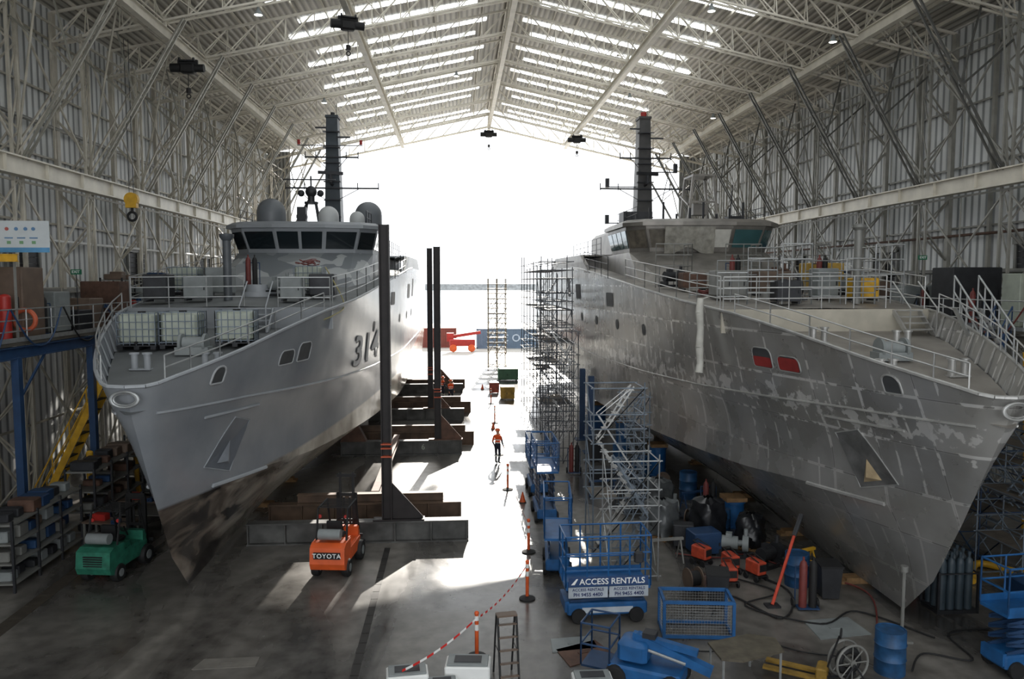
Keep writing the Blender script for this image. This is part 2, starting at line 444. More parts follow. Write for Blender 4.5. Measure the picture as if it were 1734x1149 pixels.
# ---------------------------------------------------------------- outside
mYard=M('yard_concrete',(160,156,148),.6,0,.1,.15)
o=MB().bx(-140,180,YE+1,170,-.4,-.02).obj('floor_yard',mYard);struct(o)
mSea=M('sea_water',(150,170,185),.15,0,.05,.1)
sea=MB().bx(-1800,1800,171,3500,-2.2,-2).obj('sea_surface',mSea);tag(sea,'flat calm sea water glaring in the sunlight','sea');sea['kind']='stuff'
bk=MB();pr=[(-14,-2),(-5,5.5),(5,5.5),(14,-2)]
bk.prism([(950+a,z) for a,z in pr],'x',-700,700)
tag(bk.obj('breakwater',M('breakwater_rock',(120,122,122),.8,0,.3,.3,bump=.5)),'long low grey rock breakwater out at sea','breakwater')
def container(name,label,loc,L,mat,word=None):
    e=top(name,label,'shipping container',loc)
    b=MB();H=2.75;W=2.44
    b.bx(0,L,.05,W,.15,H-.05)
    n=int(L/.28)
    for i in range(n):
        x=.1+i*(L-.2)/n
        b.bx(x,x+.14,0,.06,.2,H-.12)
        b.bx(x,x+.14,W-.02,W+.03,.2,H-.12)
    b.obj('body',mat,e)
    b=MB()
    for x in(0,L-.14):
        for y in(-.02,W-.1): b.bx(x,x+.16,y,y+.14,0,H)
    b.bx(0,L,-.02,.1,0,.16);b.bx(0,L,-.02,.1,H-.12,H);b.bx(0,L,W-.1,W,0,.16);b.obj('corner_frame',mat,e)
    if word: text(word,1.45,M('faded_white_lettering',(168,180,194),.6),e,(L*.56,-.035,1.4),(PI/2,0,0),space=1.6)
    return e
container('shipping_container','red-brown corrugated steel shipping container in the yard',(-9.2,108,0),9.0,M('container_red',(118,60,50),.6,0,.15,1))
container('shipping_container','blue-grey shipping container with white lettering in the yard',(2.6,106,0),12.2,M('container_blue',(96,114,134),.6,0,.1,1),'COSCO')
container('shipping_container','dark grey shipping container standing deep in the yard',(-22,118,0),12.2,mGreyCab)

# ---------------------------------------------------------------- ships
def pchip(poly,idx):
    xs=[p[0] for p in poly];ys=[p[idx] for p in poly];n=len(xs)
    d=[(ys[i+1]-ys[i])/(xs[i+1]-xs[i]) for i in range(n-1)]
    m=[d[0]]+[0 if d[i-1]*d[i]<=0 else 2*d[i-1]*d[i]/(d[i-1]+d[i]) for i in range(1,n-1)]+[d[-1]]
    def f(x):
        if x<=xs[0]: return ys[0]
        if x>=xs[-1]: return ys[-1]
        i=0
        while x>xs[i+1]: i+=1
        h=xs[i+1]-xs[i];t=(x-xs[i])/h
        return (2*t**3-3*t*t+1)*ys[i]+(t**3-2*t*t+t)*h*m[i]+(-2*t**3+3*t*t)*ys[i+1]+(t**3-t*t)*h*m[i+1]
    return f
LS=57.0
K_=[(3.9,0,.2),(5,0,.2),(30,0,.25),(57,0,.9)]
M_=[(2.65,0,1.5),(4,.28,1.6),(6,.75,1.65),(10,1.35,1.6),(20,2.3,1.5),(30,2.7,1.4),(57,2.7,1.6)]
C_=[(1.6,0,3.4),(2.2,.3,3.4),(3.5,.9,3.35),(6.2,1.8,3.25),(10,2.75,3.0),(20,4.1,2.7),(30,4.6,2.5),(57,4.6,2.4)]
N_=[(.3,0,6.0),(.5,.42,6.0),(2,1.15,6.0),(4,1.8,5.9),(8,2.85,5.7),(12,3.5,5.5),(18,4.1,5.3),(29,4.8,5.2),(57,4.85,5.0)]
D_=[(0,0,6.75),(.1,.45,6.76),(.7,.95,6.92),(2,1.6,7.2),(3,2.0,7.4),(5,2.65,7.8),(8.2,3.5,8.3),(12,4.0,8.6),(18,4.4,9.1),(26,4.9,9.8),(33,5.1,10.2),(57,5.0,10.2)]
keys=[(p[0][0],pchip(p,1),pchip(p,2)) for p in (K_,M_,C_,N_,D_)]
subs=[3,4,8,6];NSt=72
HR=[]
for i in range(4):
    for g in range(subs[i]+(1 if i==3 else 0)):
        u=g/subs[i];row=[]
        for s_ in range(NSt+1):
            s=(s_/NSt)**1.9
            P0=[];
            for (t0,hf,zf) in (keys[i],keys[i+1]):
                t=t0+(LS-t0)*s;P0.append((t,hf(t),zf(t)))
            t=P0[0][0]*(1-u)+P0[1][0]*u;hb=P0[0][1]*(1-u)+P0[1][1]*u;z=P0[0][2]*(1-u)+P0[1][2]*u
            bowf=max(0,1-t/22)
            if i==2: hb*=1-.13*math.sin(PI*u)*bowf
            row.append((t,hb,z))
        HR.append(row)
def hull_at(t,z):
    L=[]
    for r in HR:
        if t<r[0][0]: continue
        for a,b in zip(r[:-1],r[1:]):
            if a[0]<=t<=b[0]:
                k=(t-a[0])/(b[0]-a[0]+1e-9);L.append((a[2]+(b[2]-a[2])*k,a[1]+(b[1]-a[1])*k));break
    if not L: return 0
    if z<=L[0][0]: return L[0][1]
    for a,b in zip(L[:-1],L[1:]):
        if a[0]<=z<=b[0]: return a[1]+(b[1]-a[1])*(z-a[0])/(b[0]-a[0]+1e-9)
    return L[-1][1]
deckh,deckz=keys[4][1],keys[4][2]
def rpoly(t0,t1,z0,z1,r,rt=None,shear=0):
    rt=r if rt is None else rt;P_=[]
    for (cx,cz,a0,rr) in((t1-r,z0+r,-90,r),(t1-rt,z1-rt,0,rt),(t0+rt,z1-rt,90,rt),(t0+r,z0+r,180,r)):
        for k_ in range(6):
            a=math.radians(a0+k_*18);P_.append((cx+rr*math.cos(a)+shear*(cz+rr*math.sin(a)-z0),cz+rr*math.sin(a)))
    return P_
def hpoly(mb,side,poly,off):
    n=len(poly);ct=sum(p[0] for p in poly)/n;cz=sum(p[1] for p in poly)/n
    vs=[(side*(hull_at(ct,cz)+off),ct,cz)]+[(side*(hull_at(t,z)+off),t,z) for t,z in poly]
    mb.add(vs,[(0,1+i,1+(i+1)%n) for i in range(n)])
def hframe(mb,side,poly,off,r):
    pts=[(side*(hull_at(t,z)+off),t,z) for t,z in poly]; mb.path(pts+[pts[0]],r,6)
def strake(mb,side,ps,r,off=0,n=14,mi=0):
    pts=[]
    for (a,b) in zip(ps[:-1],ps[1:]):
        for k in range(n):
            u=k/n;t=a[0]+(b[0]-a[0])*u;z=a[1]+(b[1]-a[1])*u;pts.append((side*(hull_at(t,z)+off),t,z))
    t,z=ps[-1];pts.append((side*(hull_at(t,z)+off),t,z))
    mb.path(pts,r,6,mi)

def hullmat_painted():
    m=bpy.data.materials.new('grey_hull_paint');m.use_nodes=True;nt=m.node_tree;b=nt.nodes['Principled BSDF'];L=nt.links
    tc=nt.nodes.new('ShaderNodeTexCoord');sx=nt.nodes.new('ShaderNodeSeparateXYZ');L.new(tc.outputs['Object'],sx.inputs[0])
    n=nt.nodes.new('ShaderNodeTexNoise');n.inputs['Scale'].default_value=.5;n.inputs['Detail'].default_value=6;L.new(tc.outputs['Object'],n.inputs['Vector'])
    nn=nt.nodes.new('ShaderNodeTexNoise');nn.inputs['Scale'].default_value=.8;nn.inputs['Detail'].default_value=3;nn.inputs['Distortion'].default_value=.6
    mpp=nt.nodes.new('ShaderNodeMapping');mpp.inputs['Scale'].default_value=(1,.6,1.2);L.new(tc.outputs['Object'],mpp.inputs[0]);L.new(mpp.outputs[0],nn.inputs['Vector'])
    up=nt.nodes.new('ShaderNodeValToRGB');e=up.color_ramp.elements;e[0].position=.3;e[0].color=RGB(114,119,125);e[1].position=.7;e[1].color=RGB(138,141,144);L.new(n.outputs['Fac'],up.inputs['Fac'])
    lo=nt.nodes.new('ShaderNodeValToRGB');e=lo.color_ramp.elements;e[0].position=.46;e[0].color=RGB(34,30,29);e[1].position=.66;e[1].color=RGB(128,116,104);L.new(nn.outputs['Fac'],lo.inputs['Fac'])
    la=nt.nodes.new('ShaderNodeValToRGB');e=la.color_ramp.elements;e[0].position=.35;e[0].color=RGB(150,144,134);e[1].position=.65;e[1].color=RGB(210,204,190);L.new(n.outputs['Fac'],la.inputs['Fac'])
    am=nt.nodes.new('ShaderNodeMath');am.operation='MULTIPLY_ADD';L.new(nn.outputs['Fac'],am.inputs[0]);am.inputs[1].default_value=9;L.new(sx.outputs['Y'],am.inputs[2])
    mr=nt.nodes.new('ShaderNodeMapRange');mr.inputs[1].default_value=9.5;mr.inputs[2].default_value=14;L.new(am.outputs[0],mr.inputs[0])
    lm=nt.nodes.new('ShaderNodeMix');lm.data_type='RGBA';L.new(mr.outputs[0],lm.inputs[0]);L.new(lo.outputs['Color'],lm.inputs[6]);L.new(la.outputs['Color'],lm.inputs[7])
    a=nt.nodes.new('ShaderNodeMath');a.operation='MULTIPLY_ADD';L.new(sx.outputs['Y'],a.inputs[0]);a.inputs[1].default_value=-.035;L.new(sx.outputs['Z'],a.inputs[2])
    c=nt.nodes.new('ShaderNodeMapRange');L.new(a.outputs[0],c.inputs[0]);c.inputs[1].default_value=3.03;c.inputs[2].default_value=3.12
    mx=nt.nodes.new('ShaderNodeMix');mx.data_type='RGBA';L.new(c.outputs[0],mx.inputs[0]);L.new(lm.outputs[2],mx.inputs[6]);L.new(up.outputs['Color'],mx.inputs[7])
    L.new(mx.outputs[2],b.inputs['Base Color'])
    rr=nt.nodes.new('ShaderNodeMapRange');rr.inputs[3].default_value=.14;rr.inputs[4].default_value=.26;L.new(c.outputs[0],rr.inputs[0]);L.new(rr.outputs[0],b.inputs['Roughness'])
    bp=nt.nodes.new('ShaderNodeBump');bp.inputs['Strength'].default_value=.1;bp.inputs['Distance'].default_value=.3;L.new(n.outputs['Fac'],bp.inputs['Height']);L.new(bp.outputs['Normal'],b.inputs['Normal'])
    return m
def hullmat_alu():
    m=bpy.data.materials.new('bare_aluminium_hull');m.use_nodes=True;nt=m.node_tree;b=nt.nodes['Principled BSDF'];L=nt.links
    tc=nt.nodes.new('ShaderNodeTexCoord');sx=nt.nodes.new('ShaderNodeSeparateXYZ');L.new(tc.outputs['Object'],sx.inputs[0])
    cb=nt.nodes.new('ShaderNodeCombineXYZ');L.new(sx.outputs['Y'],cb.inputs[0]);L.new(sx.outputs['Z'],cb.inputs[1])
    def brick(w,h,ms,off,c1,c2,mo,sm=.4):
        br=nt.nodes.new('ShaderNodeTexBrick');L.new(cb.outputs[0],br.inputs['Vector']);br.inputs['Scale'].default_value=1;br.offset=off
        br.inputs['Brick Width'].default_value=w;br.inputs['Row Height'].default_value=h;br.inputs['Mortar Size'].default_value=ms;br.inputs['Mortar Smooth'].default_value=sm
        br.inputs['Color1'].default_value=c1;br.inputs['Color2'].default_value=c2;br.inputs['Mortar'].default_value=mo;return br
    br=brick(1.7,1.3,.012,0.0,RGB(160,160,159),RGB(182,181,178),RGB(112,111,110))
    n=nt.nodes.new('ShaderNodeTexNoise');n.inputs['Scale'].default_value=.6;n.inputs['Detail'].default_value=8;L.new(tc.outputs['Object'],n.inputs['Vector'])
    r=nt.nodes.new('ShaderNodeValToRGB');e=r.color_ramp.elements;e[0].position=.35;e[0].color=(.68,.67,.65,1);e[1].position=.68;e[1].color=(1,1,1,1);L.new(n.outputs['Fac'],r.inputs['Fac'])
    mx=nt.nodes.new('ShaderNodeMix');mx.data_type='RGBA';mx.blend_type='MULTIPLY';mx.inputs[0].default_value=1;L.new(br.outputs['Color'],mx.inputs[6]);L.new(r.outputs['Color'],mx.inputs[7])
    b2=brick(1.7,1.3,.05,0.0,(0,0,0,1),(0,0,0,1),(1,1,1,1))
    b3=brick(.57,1.3,.04,0.0,(0,0,0,1),(0,0,0,1),(1,1,1,1))
    n3=nt.nodes.new('ShaderNodeTexNoise');n3.inputs['Scale'].default_value=.45;n3.inputs['Detail'].default_value=1;L.new(tc.outputs['Object'],n3.inputs['Vector'])
    g3=nt.nodes.new('ShaderNodeMath');g3.operation='GREATER_THAN';L.new(n3.outputs['Fac'],g3.inputs[0]);g3.inputs[1].default_value=.5
    hf=nt.nodes.new('ShaderNodeMath');hf.operation='MULTIPLY';L.new(b3.outputs['Color'],hf.inputs[0]);L.new(g3.outputs[0],hf.inputs[1])
    mxm=nt.nodes.new('ShaderNodeMath');mxm.operation='MAXIMUM';L.new(b2.outputs['Color'],mxm.inputs[0]);L.new(hf.outputs[0],mxm.inputs[1])
    # band of filler patches along the knuckle
    n5=nt.nodes.new('ShaderNodeTexNoise');n5.inputs['Scale'].default_value=2.4;n5.inputs['Detail'].default_value=5;L.new(tc.outputs['Object'],n5.inputs['Vector'])
    kb1=nt.nodes.new('ShaderNodeMath');kb1.operation='SUBTRACT';L.new(sx.outputs['Z'],kb1.inputs[0]);kb1.inputs[1].default_value=5.75
    kb2=nt.nodes.new('ShaderNodeMath');kb2.operation='ABSOLUTE';L.new(kb1.outputs[0],kb2.inputs[0])
    kb3=nt.nodes.new('ShaderNodeMapRange');kb3.inputs[1].default_value=0;kb3.inputs[2].default_value=.75;kb3.inputs[3].default_value=.12;kb3.inputs[4].default_value=-.12;L.new(kb2.outputs[0],kb3.inputs[0])
    kb4=nt.nodes.new('ShaderNodeMath');kb4.operation='ADD';L.new(n5.outputs['Fac'],kb4.inputs[0]);L.new(kb3.outputs[0],kb4.inputs[1])
    kb5=nt.nodes.new('ShaderNodeMapRange');kb5.inputs[1].default_value=.6;kb5.inputs[2].default_value=.63;L.new(kb4.outputs[0],kb5.inputs[0])
    n2=nt.nodes.new('ShaderNodeTexNoise');n2.inputs['Scale'].default_value=2.2;n2.inputs['Detail'].default_value=4;L.new(tc.outputs['Object'],n2.inputs['Vector'])
    g=nt.nodes.new('ShaderNodeMapRange');g.inputs[1].default_value=.47;g.inputs[2].default_value=.52;g.inputs[3].default_value=.08;L.new(n2.outputs['Fac'],g.inputs[0])
    zt=nt.nodes.new('ShaderNodeMapRange');zt.inputs[1].default_value=2.8;zt.inputs[2].default_value=5.3;zt.inputs[3].default_value=.3;zt.inputs[4].default_value=.9;L.new(sx.outputs['Z'],zt.inputs[0])
    p1=nt.nodes.new('ShaderNodeMath');p1.operation='MULTIPLY';L.new(mxm.outputs[0],p1.inputs[0]);L.new(g.outputs[0],p1.inputs[1])
    p2=nt.nodes.new('ShaderNodeMath');p2.operation='MULTIPLY';L.new(p1.outputs[0],p2.inputs[0]);L.new(zt.outputs[0],p2.inputs[1])
    p3=nt.nodes.new('ShaderNodeMath');p3.operation='MULTIPLY';L.new(kb5.outputs[0],p3.inputs[0]);p3.inputs[1].default_value=.75
    p4=nt.nodes.new('ShaderNodeMath');p4.operation='MAXIMUM';L.new(p2.outputs[0],p4.inputs[0]);L.new(p3.outputs[0],p4.inputs[1])
    mx2=nt.nodes.new('ShaderNodeMix');mx2.data_type='RGBA';L.new(p4.outputs[0],mx2.inputs[0]);L.new(mx.outputs[2],mx2.inputs[6]);mx2.inputs[7].default_value=RGB(226,225,222)
    L.new(mx2.outputs[2],b.inputs['Base Color']);b.inputs['Metallic'].default_value=.5
    mr=nt.nodes.new('ShaderNodeMapRange');mr.inputs[3].default_value=.17;mr.inputs[4].default_value=.4;L.new(n.outputs['Fac'],mr.inputs[0]);L.new(mr.outputs[0],b.inputs['Roughness'])
    n4=nt.nodes.new('ShaderNodeTexNoise');n4.inputs['Scale'].default_value=1.0;L.new(tc.outputs['Object'],n4.inputs['Vector'])
    bp=nt.nodes.new('ShaderNodeBump');bp.inputs['Strength'].default_value=.28;bp.inputs['Distance'].default_value=.1;L.new(n4.outputs['Fac'],bp.inputs['Height']);L.new(bp.outputs['Normal'],b.inputs['Normal'])
    return m
def camo_mat():
    m=bpy.data.materials.new('patched_grey_paint');m.use_nodes=True;nt=m.node_tree;b=nt.nodes['Principled BSDF'];L=nt.links
    tc=nt.nodes.new('ShaderNodeTexCoord');v=nt.nodes.new('ShaderNodeTexVoronoi');v.distance='MANHATTAN';v.inputs['Scale'].default_value=.8;L.new(tc.outputs['Object'],v.inputs['Vector'])
    r=nt.nodes.new('ShaderNodeValToRGB');r.color_ramp.interpolation='CONSTANT';e=r.color_ramp.elements;e[0].color=RGB(106,111,115);e[1].position=.5;e[1].color=RGB(158,161,162);x=e.new(.75);x.color=RGB(130,134,136)
    s=nt.nodes.new('ShaderNodeSeparateColor');L.new(v.outputs['Color'],s.inputs[0]);L.new(s.outputs[0],r.inputs['Fac']);L.new(r.outputs['Color'],b.inputs['Base Color']);b.inputs['Roughness'].default_value=.5
    return m
def make_ship(label,loc,hullm,superm,deckm,trimm,painted,stx,masty):
    E=top('patrol_boat',label,'ship',loc)
    b=MB()
    for side in(-1,1):
        rows=[[(side*h,t,z) for (t,h,z) in r] for r in HR]
        if side>0: rows=[list(reversed(r)) for r in rows]
        b.grid(rows)
    tr=[(r[-1][1],LS,r[-1][2]) for r in HR]
    b.add([(x,y,z) for x,y,z in tr]+[(-x,y,z) for x,y,z in reversed(tr)],[tuple(range(2*len(tr)))])
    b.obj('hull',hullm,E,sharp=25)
    d=MB()
    T=[.12,.4,.8,1.5,2.5,3.5,5,7,9]
    zz=lambda t:deckz(t)-.72
    rows=[[(-hull_at(t,zz(t))*.98,t,zz(t)),(hull_at(t,zz(t))*.98,t,zz(t))] for t in T if zz(t)>6.0]
    d.grid(rows,0,False)
    rows=[[(-deckh(t),t,deckz(t)-.02),(0,t,deckz(t)+.06),(deckh(t),t,deckz(t)-.02)] for t in [9,11,13,16,19,22,26,30,35,45,57]]
    d.grid(rows,0,False)
    d.obj('foredeck',deckm,E)
    h9=deckh(9)-.02
    MB().bx(-h9,h9,8.95,9.06,zz(9)-.05,deckz(9)+.02).obj('deck_bulkhead',mSupP if painted else M('primed_bulkhead',(176,170,156),.6,0,.1,2),E)
    q=MB()
    for side in(-1,1):
        for t in(1.4,2.2,3,3.8,4.6,5.4,6.2,7,7.8,8.5):
            x=side*(deckh(t)-.03);x2=side*(deckh(t)-.3);q.add([(x,t-.03,deckz(t)),(x,t+.03,deckz(t)),(x2,t+.03,zz(t)),(x2,t-.03,zz(t)),(side*(hull_at(t,zz(t))-.02),t-.03,zz(t)),(side*(hull_at(t,zz(t))-.02),t+.03,zz(t))],[(0,1,2,3),(0,3,4),(1,5,2)])
    q.split('bulwark_frame',trimm,E)
    for side in(-1,1):
        c=MB();pts=[(side*deckh(t),t,deckz(t)) for t in [0,.05,.1,.3,.7,1.3,2,3,4,5,6.5,8.2,10,12,15,18,22,26,30,33]]
        c.path(pts,.05,6);c.obj('cap_rail',trimm,E)
    for side in(-1,1):
        r=MB();pts=[(side*(deckh(t)-.05),t,deckz(t)) for t in [.5,1.2,2.2,3.4,4.8,6.4,8.2]]
        rail(r,pts,.62,2,.022,1.3);r.obj('guard_rail',mGalv if painted else mAlu,E)
        r=MB();pts=[(side*(deckh(t)-.08),t,deckz(t)) for t in [9.2,11,13,15,17,20]]
        rail(r,pts,1.1,3,.022,1.5);r.obj('guard_rail',mGalv if painted else mAlu,E)
    r=MB();rail(r,[(-h9+.1,9.1,deckz(9)),(stx-.15,9.1,deckz(9)+.05)],1.1,3,.022,1.2);r.obj('guard_rail',mGalv if painted else mAlu,E)
    if stx+1.1<h9-.3:
        r=MB();rail(r,[(stx+1.05,9.1,deckz(9)),(h9-.1,9.1,deckz(9))],1.1,3,.022,1.2);r.obj('guard_rail',mGalv if painted else mAlu,E)
    s=MB();z0=zz(8.0);z1=deckz(9)
    for x in(stx,stx+.9):
        s.prism([(7.9,z0),(8.15,z0),(9.1,z1),(8.85,z1)],'x',x,x+.05)
        s.rod((x,7.9,z0+.9),(x,9.0,z1+.95),.025);s.rod((x,7.9,z0),(x,7.9,z0+.9),.025)
    for i in range(4): s.bx(stx+.03,stx+.9,8.0+i*.22,8.2+i*.22,z0+.18+i*.2,z0+.22+i*.2)
    s.obj('deck_stair',trimm,E)
    f=MB();f.tor((0,-.05,6.45),.24,.035,'y',24,8,sx=1.35,sz=.8);f.tor((0,-.02,6.45),.24,.03,'y',24,8,sx=1.15,sz=.6);f.obj('bow_fairlead',mGalv if painted else mAlu,E)
    k=MB();a=MB();w=MB();fr=MB();op=MB();red=MB()
    for side in(-1,1):
        for nm_,ps_,r_,o_ in(('x',[(.6,6.0),(4,5.9),(8,5.7),(12,5.5),(18,5.3),(29,5.2),(50,5.05)],.035,.01),('x',[(3.5,3.33),(6.2,3.22)],.06,.03),('x',[(2.4,5.55),(5.0,5.5)],.04,.02)):
            k=MB();strake(k,side,ps_,r_,o_);k.obj('rubbing_strake',trimm,E)
        for qi,t0 in enumerate((5.4,6.6)):
            top_=7.12 if qi==0 else 7.28
            pl=rpoly(t0,t0+.92,6.66,top_,.08,.2)
            hpoly(op,side,pl,.02);hframe(fr,side,pl,.02,.022)
            if not painted: hpoly(red,side,rpoly(t0+.03,t0+.89,6.69,top_-(.05 if qi==0 else .28),.06),.035)
        pl=rpoly(2.05,2.55,6.52,7.0,.06,.22);hpoly(op,side,pl,.02);hframe(fr,side,pl,.02,.03)
        hpoly(a,side,[(3.0,4.0),(4.2,3.6),(4.8,5.05),(3.9,5.3)],.012)
        strake(w,side,[(3.0,4.0),(4.2,3.6),(4.8,5.05),(3.9,5.3),(3.0,4.0)],.018,.015,6)
        for i in range(5):
            t=17+i*4.2; z=7.2;hpoly(op,side,rpoly(t,t+.5,z-.25,z+.25,.22),.02)
        for (t,z,wd,hh) in ((22,8.4,1.3,.7),(30,8.7,1.6,.9),(34,8.9,1.0,1.2)):
            hpoly(op,side,rpoly(t,t+wd,z-hh/2,z+hh/2,.12),.02)
    a.split('anchor_pocket',M('anchor_pocket_paint',(100,105,112),.28,0,.1,2) if painted else M('anchor_pocket_alu',(126,126,125),.28,.5,.3,2),E)
    w.split('anchor_pocket_frame',M('pocket_edge_paint',(140,144,148),.4) if painted else mAlu,E)
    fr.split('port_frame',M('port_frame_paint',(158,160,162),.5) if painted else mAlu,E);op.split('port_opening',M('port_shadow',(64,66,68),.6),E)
    if red.v: red.split('port_cover',M('faded_red_sheet',(140,42,40),.7),E,'faded red cover sheet')
    an=MB()
    for side in(-1,1):
        ta,za,tb,zb,tc_,zc=(3.45,4.0,4.05,3.8,3.85,4.5) if not painted else (3.5,4.0,4.1,3.85,3.95,4.6)
        x=lambda t,z:side*(hull_at(t,z)+.04)
        an.add([(x(ta,za),ta,za),(x(tb,zb),tb,zb),(x(tc_,zc),tc_,zc),(x(3.8,4.0)+side*.14,3.8,4.0)],[(0,1,3),(1,2,3),(2,0,3),(0,2,1)])
    an.split('anchor_fluke',M('anchor_patch',(176,156,124),.4,.3,.2,3) if not painted else M('anchor_paint',(112,116,122),.4),E)
    s=MB()
    vs=[(-3.0,17.2,9.0),(3.0,17.2,9.0),(-3.7,20.0,9.2),(3.7,20.0,9.2),(-2.7,21.7,10.8),(2.7,21.7,10.8),(-3.6,23,10.8),(3.6,23,10.8),(-3.7,42,10.8),(3.7,42,10.8),(-3.8,42,9.6),(3.8,42,9.6)]
    s.add(vs,[(0,1,5,4),(0,4,6,2),(1,3,7,5),(4,5,7,9,8,6),(2,6,8,10),(3,11,9,7),(10,8,9,11)])
    s.obj('deckhouse',camo_mat() if painted else superm,E)
    for side in(-1,1):
        u=MB();xs=5.0*side
        u.add([(xs,27,9.8),(xs,30.2,10.9),(xs,42,11.0),(xs,45,10.2),(xs*.96,27,9.8),(xs*.96,30.2,10.9),(xs*.96,42,11.0),(xs*.96,45,10.2)],[(0,1,2,3),(4,7,6,5),(0,4,5,1),(1,5,6,2),(2,6,7,3)])
        u.obj('side_bulwark',superm,E)
    MB().bx(-4.79,4.79,31,42,10.85,10.95).obj('upper_deck',superm,E)
    wh=partempty('wheelhouse',E)
    plan=[(-3.55,27.5),(-3.55,23.1),(-2.75,22.1),(-1.15,21.7),(1.15,21.7),(2.75,22.1),(3.55,23.1),(3.55,27.5)]
    def off(poly,d): 
        return [(x+d*(1 if x>0 else -1)*(1 if abs(x)>1.2 else .4), y-(d if y<27 else 0)) for x,y in poly]
    rings=[[(x,y,10.75) for x,y in plan],[(x,y,11.0) for x,y in off(plan,.03)],[(x,y,11.95) for x,y in off(plan,.28)],[(x,y,12.1) for x,y in off(plan,.3)]]
    n=len(plan);vs=[p for r_ in rings for p in r_];fs=[]
    for k2 in range(3):
        for i in range(n):
            j=(i+1)%n;fs.append((k2*n+i,k2*n+n+i,k2*n+n+j,k2*n+j))
    fs.append(tuple(range(3*n,4*n)))
    MB().add(vs,fs).obj('wheelhouse_body',superm,wh)
    rp=off(plan,.5)
    b=MB().add([(x,y,12.08) for x,y in rp]+[(x,y,12.26) for x,y in rp]+[(x*.93,y+.25*(1 if y<27 else 0),12.42) for x,y in rp],
      [tuple(range(n-1,-1,-1))]+[(i,(i+1)%n,n+(i+1)%n,n+i) for i in range(n)]+[(n+i,n+(i+1)%n,2*n+(i+1)%n,2*n+i) for i in range(n)]+[tuple(range(2*n,3*n))])
    b.obj('wheelhouse_roof',superm,wh)
    lo=rings[1];hi=rings[2]
    wi=0
    tarp=M('window_tarpaulin',(96,90,80),.5,0,.35,3,bump=.7)
    pale=M('window_pale_sheet',(188,186,178),.4,0,.12,3,bump=.3)
    for i in range(0,n-1):
        A=Vector(lo[i]);B=Vector(lo[i+1]);Cc=Vector(hi[i+1]);Dd=Vector(hi[i])
        Lw=(B-A).length;m_=max(1,int(round(Lw/1.25)))
        nrm=(B-A).cross(Dd-A).normalized()
        if nrm.dot(Vector((A.x,A.y-26,0)))<0: nrm=-nrm
        for q in range(m_):
            u0=(q+.07)/m_;u1=(q+.93)/m_
            pts=[A.lerp(B,u0).lerp(Dd.lerp(Cc,u0),.03),A.lerp(B,u1).lerp(Dd.lerp(Cc,u1),.03),A.lerp(B,u1).lerp(Dd.lerp(Cc,u1),.95),A.lerp(B,u0).lerp(Dd.lerp(Cc,u0),.95)]
            pts=[p+nrm*.02 for p in pts]+[p+nrm*.035 for p in pts]
            wi+=1
            if painted: mm=mGlass
            else: mm={5:tarp,6:tarp,7:tarp,8:pale}.get(wi,mGlassT)
            MB().add(pts,[(0,1,2,3),(7,6,5,4),(0,4,5,1),(1,5,6,2),(2,6,7,3),(3,7,4,0)]).obj('window_pane',mm,wh)
    if not painted:
        t_=MB();rows=[]
        for j in range(7):
            rows.append([(-2.2+i*.36+.03*math.sin(j*3+i),21.26+.055*j+.04*((i*7+j*3)%3)/2-.02*j,12.02-j*(.2+.035*math.sin(i*1.1+1))) for i in range(8)])
        t_.grid(rows)
        t_.obj('plastic_sheet',M('crumpled_grey_plastic',(140,137,128),.3,0,.3,4,bump=.6),E,'crumpled grey plastic sheet hung over a window')
    def railp(pts,h,nr,sp):
        hr=MB();rail(hr,pts,h,nr,.02,sp);hr.obj('roof_rail',mDarkSteel,E)
    railp([(-3.3,22.6,12.4),(-3.3,27.4,12.4)],.7,2,1.2);railp([(3.3,22.6,12.4),(3.3,27.4,12.4)],.7,2,1.2)
    railp([(-3.75,30,10.9),(-3.75,41,10.9)],1.05,3,1.5);railp([(3.75,30,10.9),(3.75,41,10.9)],1.05,3,1.5)
    railp([(-4.8,22.5,deckz(22)),(-4.95,29,deckz(28))],1.1,3,1.5);railp([(4.8,22.5,deckz(22)),(4.95,29,deckz(28))],1.1,3,1.5)
    MB().rb(0,33,11.6,6.0,9,1.7,.2).obj('aft_house',superm,E)
    ms=partempty('mast',E)
    mm=M('mast_paint_dark',(58,66,72),.5,.1,.15,2) if painted else M('mast_paint_grey',(70,69,68),.5,.3,.2,2)
    b=MB();ty=masty
    for (z0,z1,a0,a1) in((12.2,16,.55,.46),(16,20.0,.46,.36),(20.0,20.15,.42,.42)):
        vs=[(x*a,ty+y*a*1.3,z) for z,a in((z0,a0),(z1,a1)) for x,y in((-1,-1),(1,-1),(1,1),(-1,1))]
        b.add(vs,[(0,1,5,4),(1,2,6,5),(2,3,7,6),(3,0,4,7),(4,5,6,7)])
    b.obj('mast_tower',mm,ms)
    b=MB()
    for z in(13.5,14.6,15.8,17,18,19): b.bx(-.55,.55,ty-.85,ty-.4,z,z+.06)
    for z,hw in((15.4,3.0),(17.4,1.7)):
        b.rod((-hw,ty-.7,z),(hw,ty-.7,z),.06,5)
        b.rod((-hw*.6,ty-.7,z),(-.3,ty-.7,z-.8),.03,4);b.rod((hw*.6,ty-.7,z),(.3,ty-.7,z-.8),.03,4)
        for x in(-hw,-hw*.6,hw*.55,hw): b.rod((x,ty-.7,z-.1),(x,ty-.7,z+.35),.035,5)
    b.cb(.75,ty-.6,18.7,.9,.1,.1);b.cb(-.7,ty-.6,19.3,.7,.1,.1);b.cyl((0,ty,20.1),.14,.3,10);b.rod((.25,ty,20.1),(.25,ty,21),.02,4)
    b.obj('antenna_yard',mDarkSteel,ms)
